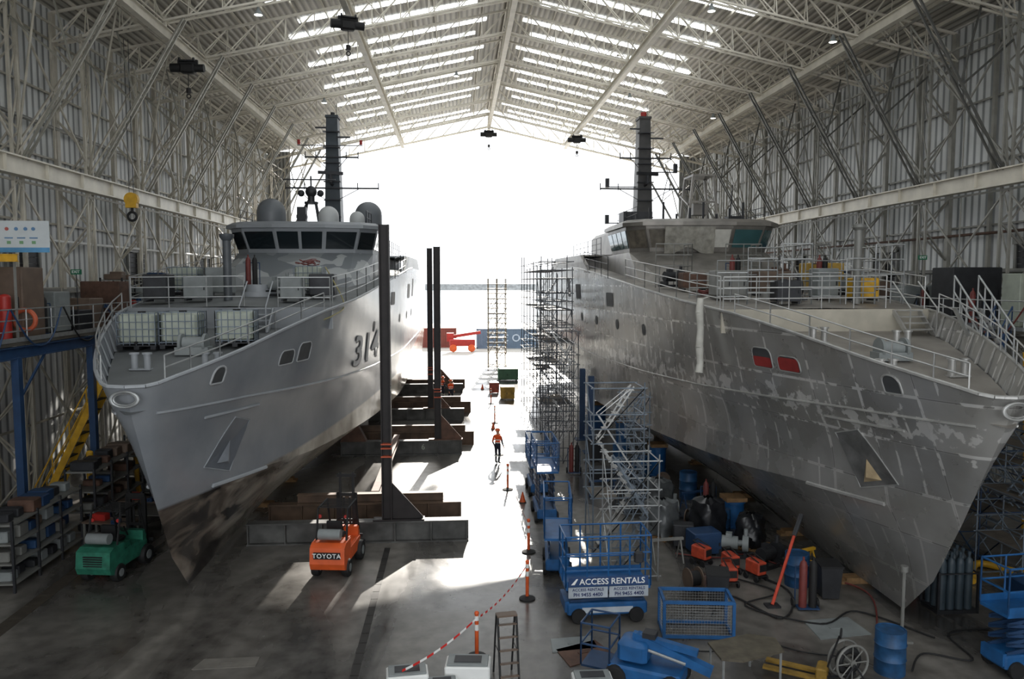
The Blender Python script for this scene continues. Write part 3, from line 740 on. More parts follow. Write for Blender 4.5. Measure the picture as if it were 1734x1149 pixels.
    if painted:
        for x in(-2.1,1.9): MB().cyl((x,ty-.7,18.2),.1,.3,8).obj('mast_light',mRed,ms,'red lamp')
        b=MB();b.rod((-2.2,ty-.7,18.15),(2.0,ty-.7,18.15),.03,5);b.obj('upper_yard',mDarkSteel,ms)
    else:
        MB().cyl((0,ty,20.15),.2,.35,10).obj('mast_light',mRed,ms,'red lamp cap')
        b=MB()
        for (x,z) in((-2.4,13.2),(-2.4,15.6),(2.2,16.6)):
            b.rod((x*.2,ty,z),(x,ty,z),.04,5);b.cb(x,ty,z+.25,.25,.25,.6)
        b.split('side_antenna',mDarkSteel,ms)
    b=MB();b.rod((0,ty-1.3,15.7),(0,ty-1.3,16.2),.12);b.rod((0,ty-1.3,15.7),(0,ty-.5,15.6),.08);b.cb(0,ty-1.3,16.3,1.6,.18,.2,rz=.35);b.obj('radar_scanner',mDarkSteel,ms)
    b=MB()
    for x,y in((-.5,-.4),(.5,-.4),(-.5,.4),(.5,.4)): b.rod((x-.3,26.5+y,12.4),(x*.5-.3,26.5+y*.5,13.9),.05)
    b.cyl((-.3,26.5,13.8),.4,.12,14);b.cyl((-.3,26.5,13.9),.2,.35,12);b.sph((-.3,26.5,14.5),.34);b.sph((-.85,26.4,14.4),.2);b.sph((.25,26.4,14.4),.2)
    b.rod((-.3,26.5,14.8),(-.3,26.5,15.4),.05);b.rod((-1.9,26.5,15.2),(1.1,26.5,15.2),.04)
    b.cb(-.7,25.8,13.1,.5,.5,.9);b.cyl((-.7,25.6,13.0),.3,.3,16,axis='y')
    if painted: b.obj('sensor_turret',mDarkSteel,E)
    if painted:
        dm=M('radome_grey',(98,102,106),.45,0,.05,1);dl=M('radome_light',(176,178,178),.45,0,.05,1)
        for (x,y,r_,mm2) in((-2.1,24.4,.78,dm),(3.05,25.8,.78,dm),(1.05,24.2,.56,dl),(2.6,24.3,.42,dl)):
            b=MB();b.rev([(r_*.6,0),(r_,.15),(r_,r_*.9)],(x,y,12.4),20);b.sph((x,y,12.4+r_*.9),r_,20,0,1,0);b.obj('satellite_dome',mm2,E)
    else:
        b=MB()
        for x in(-.1,1.5):
            for y in(24.5,26): b.rod((x,y,12.4),(x+.25 if x<0 else x-.25,y,14.9),.09,4)
            b.rod((x,24.5,13.4),(x,26,14.0),.06,4)
        b.bx(.1,1.3,24.4,26.1,14.9,15.0);b.bx(0,1.4,24.45,24.55,13.5,13.6);b.cb(.7,25.3,13.2,.8,.8,.6)
        b.obj('gantry_frame',superm,E)
        b=MB()
        for i in range(9): 
            x=-3.2+i*.7; b.cyl((x,23.2,12.4),.06,.4+.3*(i%3),8)
        b.cb(-2.6,26,12.8,1.6,1.2,.6);b.cb(2.6,25,12.65,.8,.8,.35);b.rod((2.0,24,12.4),(2.1,24,14.4),.03,5)
        b.split('roof_fitting',mDarkSteel,E)
    b=MB();b.cyl((0,13.0,8.7),.7,.2,24);b.cyl((0,13.0,8.9),.5,.3,24);b.obj('gun_ring',trimm,E)
    b=MB()
    for (x,y) in((-1,3.5),(1,3.5),(-1.2,7),(1.2,6.5)):
        z=zz(y);b.cyl((x-.18,y,z),.1,.45,10);b.cyl((x+.18,y,z),.1,.45,10);b.cyl((x-.18,y,z+.45),.14,.05,10);b.cyl((x+.18,y,z+.45),.14,.05,10);b.bx(x-.3,x+.3,y-.12,y+.12,z,z+.04)
    b.split('bollard',trimm,E)
    b=MB();z=zz(5);b.cyl((-.3,5,z+.35),.2,.6,16,axis='x');b.cb(0,5,z+.12,1.0,.5,.24);b.cyl((-.4,5,z+.35),.3,.08,16,axis='x');b.cyl((.32,5,z+.35),.3,.08,16,axis='x');b.obj('anchor_windlass',mGreyCab,E)
    return E
mSupP=M('grey_superstructure_paint',(134,138,142),.45,0,.12,.4)
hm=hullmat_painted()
mDeckP=M('grey_deck_paint',(100,103,104),.7,0,.15,.8)
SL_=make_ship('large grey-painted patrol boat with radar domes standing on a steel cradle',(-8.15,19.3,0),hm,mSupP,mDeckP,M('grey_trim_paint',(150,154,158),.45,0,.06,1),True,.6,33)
ha=hullmat_alu()
mSupA=M('aluminium_superstructure',(122,118,112),.42,.35,.35,.9)
mDeckA=M('aluminium_deck',(142,137,130),.5,.3,.25,.9)
SR_=make_ship('large unpainted bare aluminium patrol boat hull with sanded weld seams',(12.4,16.1,0),ha,mSupA,mDeckA,M('aluminium_trim',(172,171,168),.36,.4,.2,2),False,2.3,35.2)
for (dt,dz_,off_,mm) in((.14,-.08,.02,M('shade_lettering',(62,64,68),.5)),(0,0,.045,M('hull_number_grey',(166,169,172),.5))):
    text('314',1.8,mm,SL_,None,None,'hull_number',fn=lambda co:Vector((hull_at(15.9+dt+co.x*2.1,6.3+dz_+co.y)+off_,15.9+dt+co.x*2.1,6.3+dz_+co.y)),extr=0)
# hanging roll
b=MB();pts=[(0,0,0),(-.02,0,-.5),(.03,0,-1.1),(0,0,-1.7),(.04,.02,-2.3),(.0,0,-2.6)]
for i,(p,q) in enumerate(zip(pts[:-1],pts[1:])): b.rod(p,q,.12+.02*(i%2),9,0,.12+.02*((i+1)%2))
b.rod((.3,0,.05),(0,0,-.05),.02,5)
tag(b.obj('wrapped_roll',M('dirty_white_sheet',(190,188,180),.7,0,.15,3),loc=(8.42,26.2,8.75)),'rolled white protective sheet hanging down the aluminium hull side','sheet roll')

# ---------------------------------------------------------------- cradle
mCB=M('weathered_beam_paint',(78,78,76),.6,.2,.45,1.5)
mCB2=M('rusty_beam_paint',(88,70,56),.65,.2,.4,1.5)
def cbeam(x0,x1,y,h=.78,w=.42,mat=None,lab='heavy weathered steel cradle cross beam under the grey boat'):
    mb=MB().I((x0,0,h/2),(x1,0,h/2),w,h,.05)
    n=int((x1-x0)/1.2)
    for i in range(n+1):
        x=x0+.05+(x1-x0-.1)*i/n; mb.cb(x,0,h/2,.04,w*.95,h-.1)
    return tag(mb.obj('cradle_beam',mat or mCB,loc=(0,y,0)),lab,'steel beam','cradle beams')
for i,(x0,x1,y) in enumerate(((-7.5,.35,27.3),(-7.3,0.1,29.6),(-6.3,.2,41.2),(-6.3,.9,43.6),(-6.0,.4,51.5),(-6,.9,54.5),(-6,.4,64),(-6,.6,67))):
    cbeam(x0,x1,y,mat=mCB if i%2==0 else mCB2)
for (x0,x1,y) in((-6.2,-.6,29.6),(-5.6,.4,43.6),(-5.4,.2,54.5)):
    o=tag(MB().I((x0,0,.18),(x1,0,.18),.3,.36,.03).obj('cradle_beam',mCB2,loc=(0,y,.78)),'rusty steel beam stacked on a cradle cross beam','steel beam','cradle beams')
def cpost(x,y,ztop,lab):
    e=top('cradle_post',lab,'steel post',(x,y,.79),group='cradle posts')
    b=MB();h=ztop-.78;w=.36
    b.bx(-w/2,-w/2+.04,-.18,.18,.05,h);b.bx(w/2-.04,w/2,-.18,.18,.05,h);b.bx(-w/2,w/2,-.02,.02,.05,h)
    b.obj('column',mBlackSteel,e)
    b=MB().prism([(w/2,.05),(w/2+1.1,.05),(w/2+1.1,.1),(w/2,1.35)],'y',-.03,.03);b.bx(-.5,w/2+1.15,-.2,.2,0,.05);b.obj('gusset_plate',mRust if y>30 else mBlackSteel,e)
    b=MB()
    for z in(2.6,2.75,2.3): b.bx(-w/2-.01,w/2+.01,-.19,.19,z,z+.05)
    b.split('strap',M('dull_orange_strap',(170,74,44),.6),e,'orange ratchet strap')
    return e
cpost(-2.56,27.3,11.3,'tall black steel H-section post with triangular gusset beside the hull')
cpost(-1.1,41.2,11.15,'tall black steel post with rusty gusset on the cradle')
cpost(-1.85,51.5,11.5,'tall dark steel post rising behind another cradle post')
cpost(-1.7,64,10.5,'dark steel post at the stern end of the cradle')
text('6',.42,mCream,bpy.data.objects['cradle_beam.002'],(-1.9,-.05,.4),(PI/2,0,0))
o=tag(MB().I((0,0,.95),(0,11.2,.95),.3,.3,.03).obj('slipway_rail',mRust,loc=(-3.3,30.1,-.02)),'long rusty steel rail lying lengthwise over the cradle beams','rail')
for (x,y) in((-5.6,41.2),(-5.6,51.5)):
    b=MB().prism([(-.7,0),(.7,0),(.15,1.1),(-.15,1.1)],'y',-.25,.25);b.bx(-.4,.4,-.3,.3,1.1,1.25)
    tag(b.obj('keel_stand',mRust,loc=(x,y,.78)),'rusty triangular steel keel support on a cradle beam','support stand','keel stands')

# ---------------------------------------------------------------- scaffolds
def scaffold(label,loc,W,D,H,nx,ny,lift=2.0,boards=True,mat=None,r=.024,nb=4,bm=None,frac=1.0,seed=3,vary=False):
    rr_=random.Random(seed)
    e=top('scaffold_tower',label,'scaffolding',loc)
    b=MB()
    for i in range(nx+1):
        for j in range(ny+1):
            hh=H-(rr_.uniform(0,1.6) if vary else 0)
            b.rod((W*i/nx,D*j/ny,0),(W*i/nx,D*j/ny,hh),r,5)
    nz=int(H/lift)
    for k in range(nz+1):
        for dz in((0.15,) if k==0 else (0,.5,1.0)):
            z=k*lift+dz
            if z>H: continue
            for j in range(ny+1):
                if dz==0 or rr_.random()<.75 or not vary: b.rod((-.1,D*j/ny,z),(W+.1,D*j/ny,z),r*.9,5)
            for i in range(nx+1): b.rod((W*i/nx,-.1,z),(W*i/nx,D+.1,z),r*.9,5)
        if k<nz:
            z=k*lift
            b.rod((0,0,z),(W/nx,0,z+lift),r*.8,4);b.rod((W,0,z+lift),(W-W/nx,0,z),r*.8,4)
            b.rod((0,0,z),(0,D/ny,z+lift),r*.8,4)
    b.obj('tube_frame',mat or mGalv,e)
    if boards:
        for k in range(1,nz+1):
            p=MB()
            if frac<1:
                q0=0
                for q in range(ny):
                    if rr_.random()<frac: p.bx(.05,W*rr_.choice((.5,.98)),D*q/ny+.02,D*(q+1)/ny-.02,k*lift-.05,k*lift)
                if p.v: p.split('scaffold_board',bm or mWood,e)
            else:
                for q in range(nb): p.bx(.02,W-.02,D*q/nb,D*(q+1)/nb-(.004 if q<nb-1 else 0),k*lift-.05,k*lift)
                p.obj('scaffold_board',bm or mWood,e)
    for k in range(nz):
        l=MB();z=k*lift
        x0,x1=(W*.15,W*.85) if k%2==0 else (W*.85,W*.15)
        for y in(D*.3,D*.3+.5): l.rod((x0,y,z),(x1,y,z+lift),.03,4);l.rod((x0,y,z+.9),(x1,y,z+lift+.9 if z+lift+.9<H else z+lift),.018,4)
        for q in range(7):
            u=(q+.5)/7; l.bx(x0+(x1-x0)*u-.1,x0+(x1-x0)*u+.1,D*.3,D*.3+.5,z+lift*u-.012,z+lift*u+.012)
        l.obj('scaffold_stair',mAlu if boards and frac<1 and mat is not mDarkSteel else mScaf,e)
    return e
mDB=M('dark_scaffold_board',(98,90,80),.7,0,.3,3)
mScafD=M('dark_scaffold_tube',(74,78,84),.5,.3,.2,3)
scaffold('multi-level dark tube scaffold standing against the bare aluminium hull',(5.0,46,0),1.9,14,11.2,2,6,lift=1.9,mat=mScafD,bm=mDB,r=.03,frac=.5,vary=True)
scaffold('dark tube scaffold tower with ladders beside the aluminium hull',(4.6,38.5,0),1.5,3,6.8,2,2,mat=mScafD,bm=mDB,lift=1.7,r=.026,frac=.5,vary=True,seed=5)
scaffold('tall blue-grey scaffold tower with internal stairs behind the blue lifts',(4.6,25.6,0),1.75,1.5,6.1,1,1,lift=1.9,mat=mScaf,r=.028,frac=.6,bm=mDB,vary=True,seed=8)
scaffold('slim silver scaffold tower beside the aluminium hull',(4.7,23.0,0),1.5,1.4,4.0,1,1,lift=1.9,mat=mGalv,boards=False,r=.024)
scaffold('narrow blue-grey scaffold bay beside the aluminium hull',(6.6,29.4,0),.9,1.4,5.0,1,1,lift=1.6,mat=mScaf,boards=False)
scaffold('freestanding pale scaffold tower out in the yard',(3.3,82.5,0),1.9,1.8,9.6,2,1,mat=M('yard_scaffold',(108,98,80),.5,.3),bm=mWood,lift=1.6,r=.05)
scaffold('small blue scaffold tower beyond the aluminium boat near the wall',(17.4,24,0),2.0,2.4,6.4,1,1,lift=1.6,mat=mBlueD,bm=mDB)
scaffold('dark scaffold tower beside the bow of the aluminium boat',(16.3,20.6,0),1.7,2.0,6.6,2,1,lift=1.5,mat=mScaf,bm=mDB)

# ---------------------------------------------------------------- mezzanines
mMez=M('mezzanine_steel',(88,84,76),.6,.3,.3,1)
def mezz(side,x0,x1,y0,y1,z):
    e=top('mezzanine_platform','raised steel access platform with guard rails along the hall wall','platform',(0,0,0),group='side platforms')
    MB().bx(x0,x1,y0,y1,z-.12,z).obj('deck_plate',mMez,e)
    b=MB();xe=x1 if side<0 else x0
    b.I((xe,y0,z-.35),(xe,y1,z-.35),.2,.4,.03)
    n=int((y1-y0)/5)
    for i in range(n+1):
        y=y0+.2+(y1-y0-.4)*i/n
        b.bx(xe-.12,xe+.12,y-.12,y+.12,0,z-.5);b.I((x0,y,z-.3),(x1,y,z-.3),.15,.3,.02)
        b.rod((xe,y,z-2),(xe,min(y+1.8,y1),z-.5),.05,5)
    b.obj('support_frame',mBlueD if side<0 else mMez,e)
    r=MB();rail(r,[(xe,y0,z),(xe,y1,z)],1.1,3,.025,1.6);r.bx(xe-.02,xe+.02,y0,y1,z,z+.15);r.obj('guard_rail',mGalv,e)
    return e
mezz(-1,-17.1,-14.7,16,58,7.3)
mezz(1,20.6,23.5,14,58,7.5)
def stair(loc,rz,H,L,W,mat,lab,n=14):
    e=top('access_stair',lab,'stairs',loc,rz)
    for y in(0,W):
        b=MB();b.prism([(0,0),(.3,0),(L,H),(L-.3,H)],'y',y,y+.05)
        b.rod((0,y,1),(L,y,H+1),.03);b.rod((0,y,.5),(L,y,H+.5),.025)
        for i in range(6): u=i/5;b.rod((L*u,y,H*u),(L*u,y,H*u+1),.025)
        b.obj('stringer',mat,e)
    for i in range(n): u=(i+.5)/n;MB().bx(L*u-.1,L*u+.16,.02,W,H*u,H*u+.04).obj('tread',mDarkSteel,e)
    return e
stair((-17.2,32.0,0.0),0,6.6,3.6,.9,mYellow,'steep yellow-railed steel stair up to the side platform')
stair((-13.6,38,0),PI,2.6,1.8,.9,mYellow,'short yellow steel stair below the side platform',6)
stair((17.0,27.2,0),0,7.4,3.6,.9,mBlueD,'steep dark blue steel stair up to the side platform')
for (x,y) in((-14.3,30.5),(-14.3,36.5)):
    b=MB().cyl((0,0,0),.13,2.7,14);b.sph((0,0,2.7),.13,14,0,.6,0)
    tag(b.obj('safety_post',mYellow,loc=(x,y,0)),'yellow painted protective steel post','post','safety posts')

# ---------------------------------------------------------------- props
def ibc():
    e=top('liquid_tote','pale plastic liquid tote inside a galvanised cage','tote tank',group='liquid totes')
    MB().rb(0,0,.66,1.1,.95,.95,.08).obj('tank',mCream,e)
    MB().cyl((0,0,1.13),.12,.05,14).obj('cap',mBlack,e)
    MB().cyl((0,-.55,.22),.05,.1,10,axis='y').obj('valve',mBlack,e)
    b=MB()
    for z in(.2,.42,.64,.86,1.14):
        b.path([(-.58,-.5,z),(.58,-.5,z),(.58,.5,z),(-.58,.5,z),(-.58,-.5,z)],.018,4)
    for i in range(7):
        x=-.58+1.16*i/6
        for y in(-.5,.5): b.rod((x,y,.14),(x,y,1.16),.016,4)
    for i in range(5):
        y=-.5+i*.25
        for x in(-.58,.58): b.rod((x,y,.14),(x,y,1.16),.016,4)
    b.obj('cage',mScaf,e)
    b=MB();b.bx(-.6,.6,-.5,.5,.1,.14)
    for x in(-.5,0,.5): b.bx(x-.08,x+.08,-.5,.5,0,.1)
    b.obj('pallet',mDarkSteel,e)
    return e
dz=lambda t:deckz(t)-.72
I0=ibc();I0.location=(-9.95,25.0,dz(5.7)+.01)
for (x,y,z,r) in((-8.72,25.1,dz(5.8)+.01,.05),(-7.1,25.3,dz(6.0)+.01,.1),(-11.0,32.2,deckz(12.9)+.08,0),(-6.2,33,deckz(13.7)+.08,0)):
    dup(I0,(x,y,z),r)
def drum(mat,lab):
    b=MB();b.rev([(.0,0),(.29,0),(.29,.28),(.305,.3),(.29,.32),(.29,.58),(.305,.6),(.29,.62),(.29,.88),(.27,.88),(.27,.86),(.0,.86)],n=24)
    return tag(b.obj('steel_drum',mat),lab,'drum','steel drums')
mDrum=M('worn_blue_drum_paint',(30,70,108),.5,.1,.4,5)
d0=drum(mDrum,'worn blue steel drum standing on the workshop floor')
d0.location=(10.4,22.4,0);d0.scale=(1.25,1.25,1.15)
for (x,y,s) in((10.3,17.1,1.2),(9.7,27.2,1.1),(9.9,32,1.3),(8.5,35,1.3),(8.2,38,1.3)):
    n=dup(d0,(x,y,0));n.scale=(s,s,s)
def stand(x,y,h,r=.4):
    e=top('hull_stand','blue cylindrical steel jacking stand beneath the aluminium hull','support stand',(x,y,0),group='hull stands')
    b=MB();b.rev([(0,0),(r*1.3,0),(r*1.3,.06),(r,.08),(r,h-.1),(r*1.15,h-.08),(r*1.15,h),(0,h)],n=20);b.obj('column',mBlue,e)
    MB().bx(-r,r,-r,r,h,h+.15).obj('timber_cap',mWood,e)
for (x,y,h) in((9.6,36,1.4),(9.2,42,1.5),(9.0,48,1.5),(15.2,36,1.4),(10.5,28.2,1.0)): stand(x,y,h)
for (cx,ys) in((12.4,(22.5,27,32,38,45)),(-8.15,(32,36,47,58))):
    for y in ys:
        b=MB();b.bx(-.6,.6,-.2,.2,0,.1);b.bx(-.45,.45,-.2,.2,.1,.19)
        tag(b.obj('keel_block',mWood,loc=(cx,y,0)),'low stacked timber keel block beneath a boat','timber block','keel blocks')
def pillar(x,y,h):
    b=MB().bx(-.16,.16,-.16,.16,0,h);b.bx(-.4,.4,-.4,.4,0,.05)
    tag(b.obj('support_pillar',mBlueD,loc=(x,y,0)),'tall dark blue steel support pillar beside the hull','pillar','support pillars')
for (x,y,h) in((7.2,41,4.2),(7.3,44.5,4.2),(18.2,31.5,4.5),(18.2,35,4.5)): pillar(x,y,h)

def forklift(name,label,loc,rz,body,word=None,lift=.0):
    e=top(name,label,'forklift',loc,rz)
    b=MB()
    b.prism([(-1.2,.35),(-1.28,.55),(-1.22,1.05),(-1.0,1.15),(-.45,1.15),(-.45,.3),(-1.0,.28)],'x',-.55,.55)
    b.obj('counterweight',body,e)
    b=MB();b.rb(0,.2,.6,1.05,1.4,.5,.06);b.bx(-.5,.5,.65,.85,.8,1.15);b.bx(-.4,.4,-.45,.1,.85,1.02);b.obj('chassis',body,e)
    b=MB();b.rb(0,-.1,1.12,.5,.5,.14,.04);b.cb(0,-.36,1.4,.48,.1,.5,rx=.1);b.obj('seat',mBlack,e)
    b=MB()
    for x in(-.48,.48):
        b.rod((x,-.75,1.1),(x,-.5,2.1),.035);b.rod((x,.85,1.0),(x,.5,2.12),.035);b.rod((x,-.5,2.1),(x,.5,2.12),.035)
    for i in range(8): y=-.48+i*.14;b.rod((-.48,y,2.12),(.48,y,2.12),.018,4)
    b.obj('overhead_guard',mBlack,e)
    for x,y,r in((-.52,.75,.33),(.52,.75,.33),(-.48,-.75,.28),(.48,-.75,.28)):
        w=MB().rev([(.0,-.12),(r*.9,-.12),(r,-.07),(r,.07),(r*.9,.12),(0,.12)],(0,0,0),20,0,'x').obj('wheel',mBlack,e,loc=(x,y,r))
        MB().rev([(.0,-.13),(r*.45,-.13),(r*.45,.13),(0,.13)],(0,0,0),12,0,'x').obj('wheel_hub',mGreyCab,w)
    b=MB()
    for x in(-.3,.3): b.bx(x-.05,x+.05,1.12,1.22,.1,2.15+lift*.0)
    for x in(-.22,.22): b.bx(x-.04,x+.04,1.14,1.24,.3+lift,2.1+lift)
    for z in(2.1,2.0+lift,1.2): b.bx(-.33,.33,1.12,1.2,z-.05,z+.05)
    b.cyl((-.1,1.18,.2),.035,1.8,8);b.cyl((.1,1.18,.2),.035,1.8,8);b.obj('mast',mBlack,e)
    b=MB()
    for x in(-.28,.28): b.bx(x-.06,x+.06,1.3,2.3,.1,.14);b.bx(x-.06,x+.06,1.28,1.33,.1,.7)
    b.bx(-.5,.5,1.25,1.3,.3,.4);b.bx(-.5,.5,1.25,1.3,.6,.7);b.obj('fork',mDarkSteel,e)
    b=MB()
    for x in(-.42,.42): b.cyl((x,-.56,1.85),.06,.05,10,axis='y')
    b.split('tail_lamp',mRed,e)
    b=MB().cyl((0,-.62,1.38),.17,.7,14,axis='x');b.v=[(x-.35,y-.28,z) for x,y,z in b.v];b.obj('gas_bottle',mGreyCab,e)
    b=MB();b.tor((0,.42,1.35),.16,.02,'y',16,6);b.rod((0,.42,1.35),(0,.62,1.0),.025);b.obj('steering_wheel',mBlack,e)
    if word:
        MB().bx(-.42,.42,-1.3,-1.24,.72,.92).obj('name_plate',mBlack,e)
        text(word,.2,mWhite,e,(0,-1.305,.82),(PI/2,0,0),space=1.15)
    else:
        b=MB()
        for q in range(5): b.bx(-.3,.3,-1.285,-1.23,.62+q*.07,.65+q*.07)
        b.obj('radiator_grille',mBlack,e)
    return e
forklift('forklift','orange forklift truck seen from behind near the cradle beams',(-3.95,24.9,0),-.12,mOrange,'TOYOTA',.75)
forklift('forklift','green forklift truck with black overhead guard beside the racks',(-11.0,25.0,0),-.15,M('worn_green_paint',(38,104,84),.5,0,.35,4),None,.2)

def wheels(e,ps,r,w,axis,mat=None):
    for (x,y) in ps:
        MB().rev([(0,-w),(r*.93,-w),(r,-w*.6),(r,w*.6),(r*.93,w),(0,w)],(0,0,0),16,0,axis).obj('wheel',mat or mBlack,e,loc=(x,y,r))
def scissor(label,loc,rz,L=2.3,plat=1.0,rh=1.1,banner=False,W=.85):
    e=top('scissor_lift',label,'scissor lift',loc,rz)
    b=MB();b.rb(0,0,.38,L*.95,W*.9,.35,.04);b.bx(-L*.5,-L*.45,-W*.4,W*.4,.3,.6);b.obj('chassis',mBlue,e)
    wheels(e,[(x,y) for x in(-L*.34,L*.34) for y in(-W*.46,W*.46)],.21,.07,'y')
    b=MB();n=max(2,int((plat-.5)/.28)+1);hh=(plat-.55)/n
    for i in range(n):
        z=.56+i*hh
        for y in(-W*.32,W*.32):
            b.cb(0,y,z+hh/2,L*.86,.05,.09,ry=-math.atan2(hh,L*.86));b.cb(0,y,z+hh/2,L*.86,.05,.09,ry=math.atan2(hh,L*.86))
    b.obj('scissor_stack',mBlueD,e)
    b=MB();b.bx(-L/2,L/2,-W/2,W/2,plat,plat+.08)
    b.bx(-L/2,L/2,-W/2,-W/2+.02,plat+.08,plat+.25);b.bx(-L/2,L/2,W/2-.02,W/2,plat+.08,plat+.25)
    b.obj('platform',mBlue,e)
    b=MB();zz_=plat+.08
    rail(b,[(-L/2,-W/2,zz_),(L/2,-W/2,zz_),(L/2,W/2,zz_),(-L/2,W/2,zz_),(-L/2,-W/2,zz_)],rh,3 if banner else 2,.025,.6);b.obj('guard_rail',mBlue,e)
    b=MB();b.rb(L*.35,-W*.5-.05,plat+.9,.25,.15,.3,.03);b.obj('control_box',mDarkSteel,e)
    if banner:
        MB().bx(-L*.47,L*.47,-W/2-.05,-W/2-.03,plat+.12,plat+.38).obj('banner',M('banner_navy',(34,62,104),.5),e,'dark blue banner panel with white lettering')
        text('ACCESS RENTALS',.23,mWhite,e,(.1,-W/2-.055,plat+.25),(PI/2,0,0))
        b=MB();b.prism([(-L*.44,plat+.18),(-L*.38,plat+.34),(-L*.36,plat+.34),(-L*.40,plat+.18)],'y',-W/2-.06,-W/2-.05);b.obj('logo_mark',mWhite,e)
        mSg=M('sign_pale_grey',(168,176,184),.5)
        MB().bx(-L*.47,-.02,-W/2-.04,-W/2-.02,plat-.2,plat+.1).obj('sign_panel',mSg,e)
        MB().bx(.02,L*.47,-W/2-.04,-W/2-.02,plat-.2,plat+.1).obj('sign_panel',mSg,e)
        mB=M('navy_lettering',(24,40,90),.5)
        for xx in(-L*.24,L*.245):
            text('ACCESS RENTALS',.11,mB,e,(xx,-W/2-.045,plat+.03),(PI/2,0,0));text('PH 9455 4400',.14,mB,e,(xx,-W/2-.045,plat-.11),(PI/2,0,0))
        MB().bx(-L*.3,L*.3,-W*.46,-W*.455,.28,.44).obj('sign_panel',mSg,e)
    return e
scissor('blue scissor lift with a dark blue rental banner on its rail',(4.05,20.7,0),.02,2.35,.95,1.4,True,1.1)
scissor('narrow blue scissor lift standing end-on beside the barrier',(3.2,24.4,0),PI/2-.1,2.0,1.2,1.3)
scissor('blue scissor lift parked beside the scaffold with raised platform',(3.4,29.8,0),PI/2,2.2,2.0,1.1)
scissor('blue scissor lift parked further along the walkway',(3.5,33.5,0),PI/2,2.2,1.3,1.1)
scissor('blue scissor lift partly cut off near the hull stem',(13.7,17.0,0),.1,2.0,1.5,1.1)
def meshcage(label,loc,rz,s=1):
    e=top('mesh_cage',label,'cage',loc,rz)
    b=MB()
    for x in(-.9,.9):
        for y in(-.45,.45): b.bx(x-.04,x+.04,y-.04,y+.04,0,1.0)
    for z in(.06,.98):
        for y in(-.45,.45): b.bx(-.9,.9,y-.035,y+.035,z-.04,z+.04)
        for x in(-.9,.9): b.bx(x-.035,x+.035,-.45,.45,z-.04,z+.04)
    b.obj('frame',mBlue,e)
    b=MB()
    for i in range(1,24):
        x=-.9+i*.075
        for y in(-.45,.45): b.rod((x,y,.05),(x,y,.95),.005,3)
    for i in range(1,12):
        z=.05+i*.075
        for y in(-.45,.45): b.rod((-.9,y,z),(.9,y,z),.005,3)
        for x in(-.9,.9): b.rod((x,-.45,z),(x,.45,z),.005,3)
    b.obj('wire_mesh',mGalv,e)
    return e
meshcage('open blue steel cage with fine wire mesh sides',(6.3,19.5,0),-.12)
e=top('boom_lift','blue boom lift with folded arm and small basket','boom lift',(4.1,17.1,0),-.5)
b=MB();b.rb(.3,0,.35,1.7,.9,.35,.05);b.obj('chassis',mBlue,e)
wheels(e,[(x,y) for x in(-.35,.95) for y in(-.45,.45)],.26,.09,'y')
b=MB();b.rb(.0,0,.8,.7,.7,.5,.08);b.cb(.9,0,.85,1.8,.22,.2,ry=.28);b.cb(.7,.0,1.05,1.5,.16,.14,ry=.1);b.cb(.1,-.36,.85,.3,.02,.25);b.rod((.3,.12,.75),(1.3,.12,.62),.04,8);b.obj('boom_arm',mBlue,e)
b=MB();b.rod((.2,-.14,.9),(1.2,-.14,.72),.035,8);b.obj('hydraulic_ram',mGalv,e)
MB().cb(.35,0,1.2,.3,.3,.12).obj('motor_cover',mDarkSteel,e)
b=MB();rail(b,[(-1.2,-.4,.35),(-.5,-.4,.35),(-.5,.4,.35),(-1.2,.4,.35),(-1.2,-.4,.35)],1.0,2,.025,.6);b.bx(-1.2,-.5,-.4,.4,.3,.35);b.obj('basket',mBlueD,e)
e=top('boom_lift','red and orange boom lift parked out in the yard','boom lift',(.6,102,0))
b=MB();b.rb(0,0,1.2,3.4,2,.9,.1);b.cb(.2,0,2.2,4.5,.4,.4,ry=-.15);b.cb(-1.6,0,1.9,.9,.9,1.1);b.obj('body',mRed,e)
wheels(e,[(x,-1) for x in(-1.2,1.2)],.5,.2,'y',mOrange)

mRW=bpy.data.materials.new('red_white_stripe');mRW.use_nodes=True
nt=mRW.node_tree;bb=nt.nodes['Principled BSDF'];tc=nt.nodes.new('ShaderNodeTexCoord');w=nt.nodes.new('ShaderNodeTexWave');w.bands_direction='Y';w.inputs['Scale'].default_value=1.1
r=nt.nodes.new('ShaderNodeValToRGB');r.color_ramp.interpolation='CONSTANT';r.color_ramp.elements[0].color=RGB(205,40,34);r.color_ramp.elements[1].position=.5;r.color_ramp.elements[1].color=RGB(235,235,232)
nt.links.new(tc.outputs['Object'],w.inputs['Vector']);nt.links.new(w.outputs['Fac'],r.inputs['Fac']);nt.links.new(r.outputs['Color'],bb.inputs['Base Color'])
e=top('barrier_post','orange plastic barrier post with white band and black base','barrier post',(2.0,21.9,0),group='barrier posts')
b=MB();b.rev([(0,0),(.24,0),(.24,.04),(.06,.1),(0,.1)],n=16);b.obj('base',mBlack,e)
b=MB();b.cyl((0,0,.08),.05,1.05,12);b.sph((0,0,1.13),.06);b.obj('pole',mOrange,e)
for z_,h_ in((.7,.15),(.95,.12)): MB().cyl((0,0,z_),.053,h_,12).obj('reflective_band',mWhite,e)
bp0=e
posts=[(2.0,21.9),(2.4,25.8),(2.2,33.8),(2.2,40.7),(2.4,50),(2.5,58),(.43,18.5)]
for p in posts[1:]: dup(bp0,(p[0],p[1],0))
chain=[(-1.3,16.9,.55),(.43,18.5,1.0),(2.0,21.9,1.05),(2.4,25.8,1.05),(2.2,33.8,1.05),(2.2,40.7,1.05),(2.4,50,1.05)]
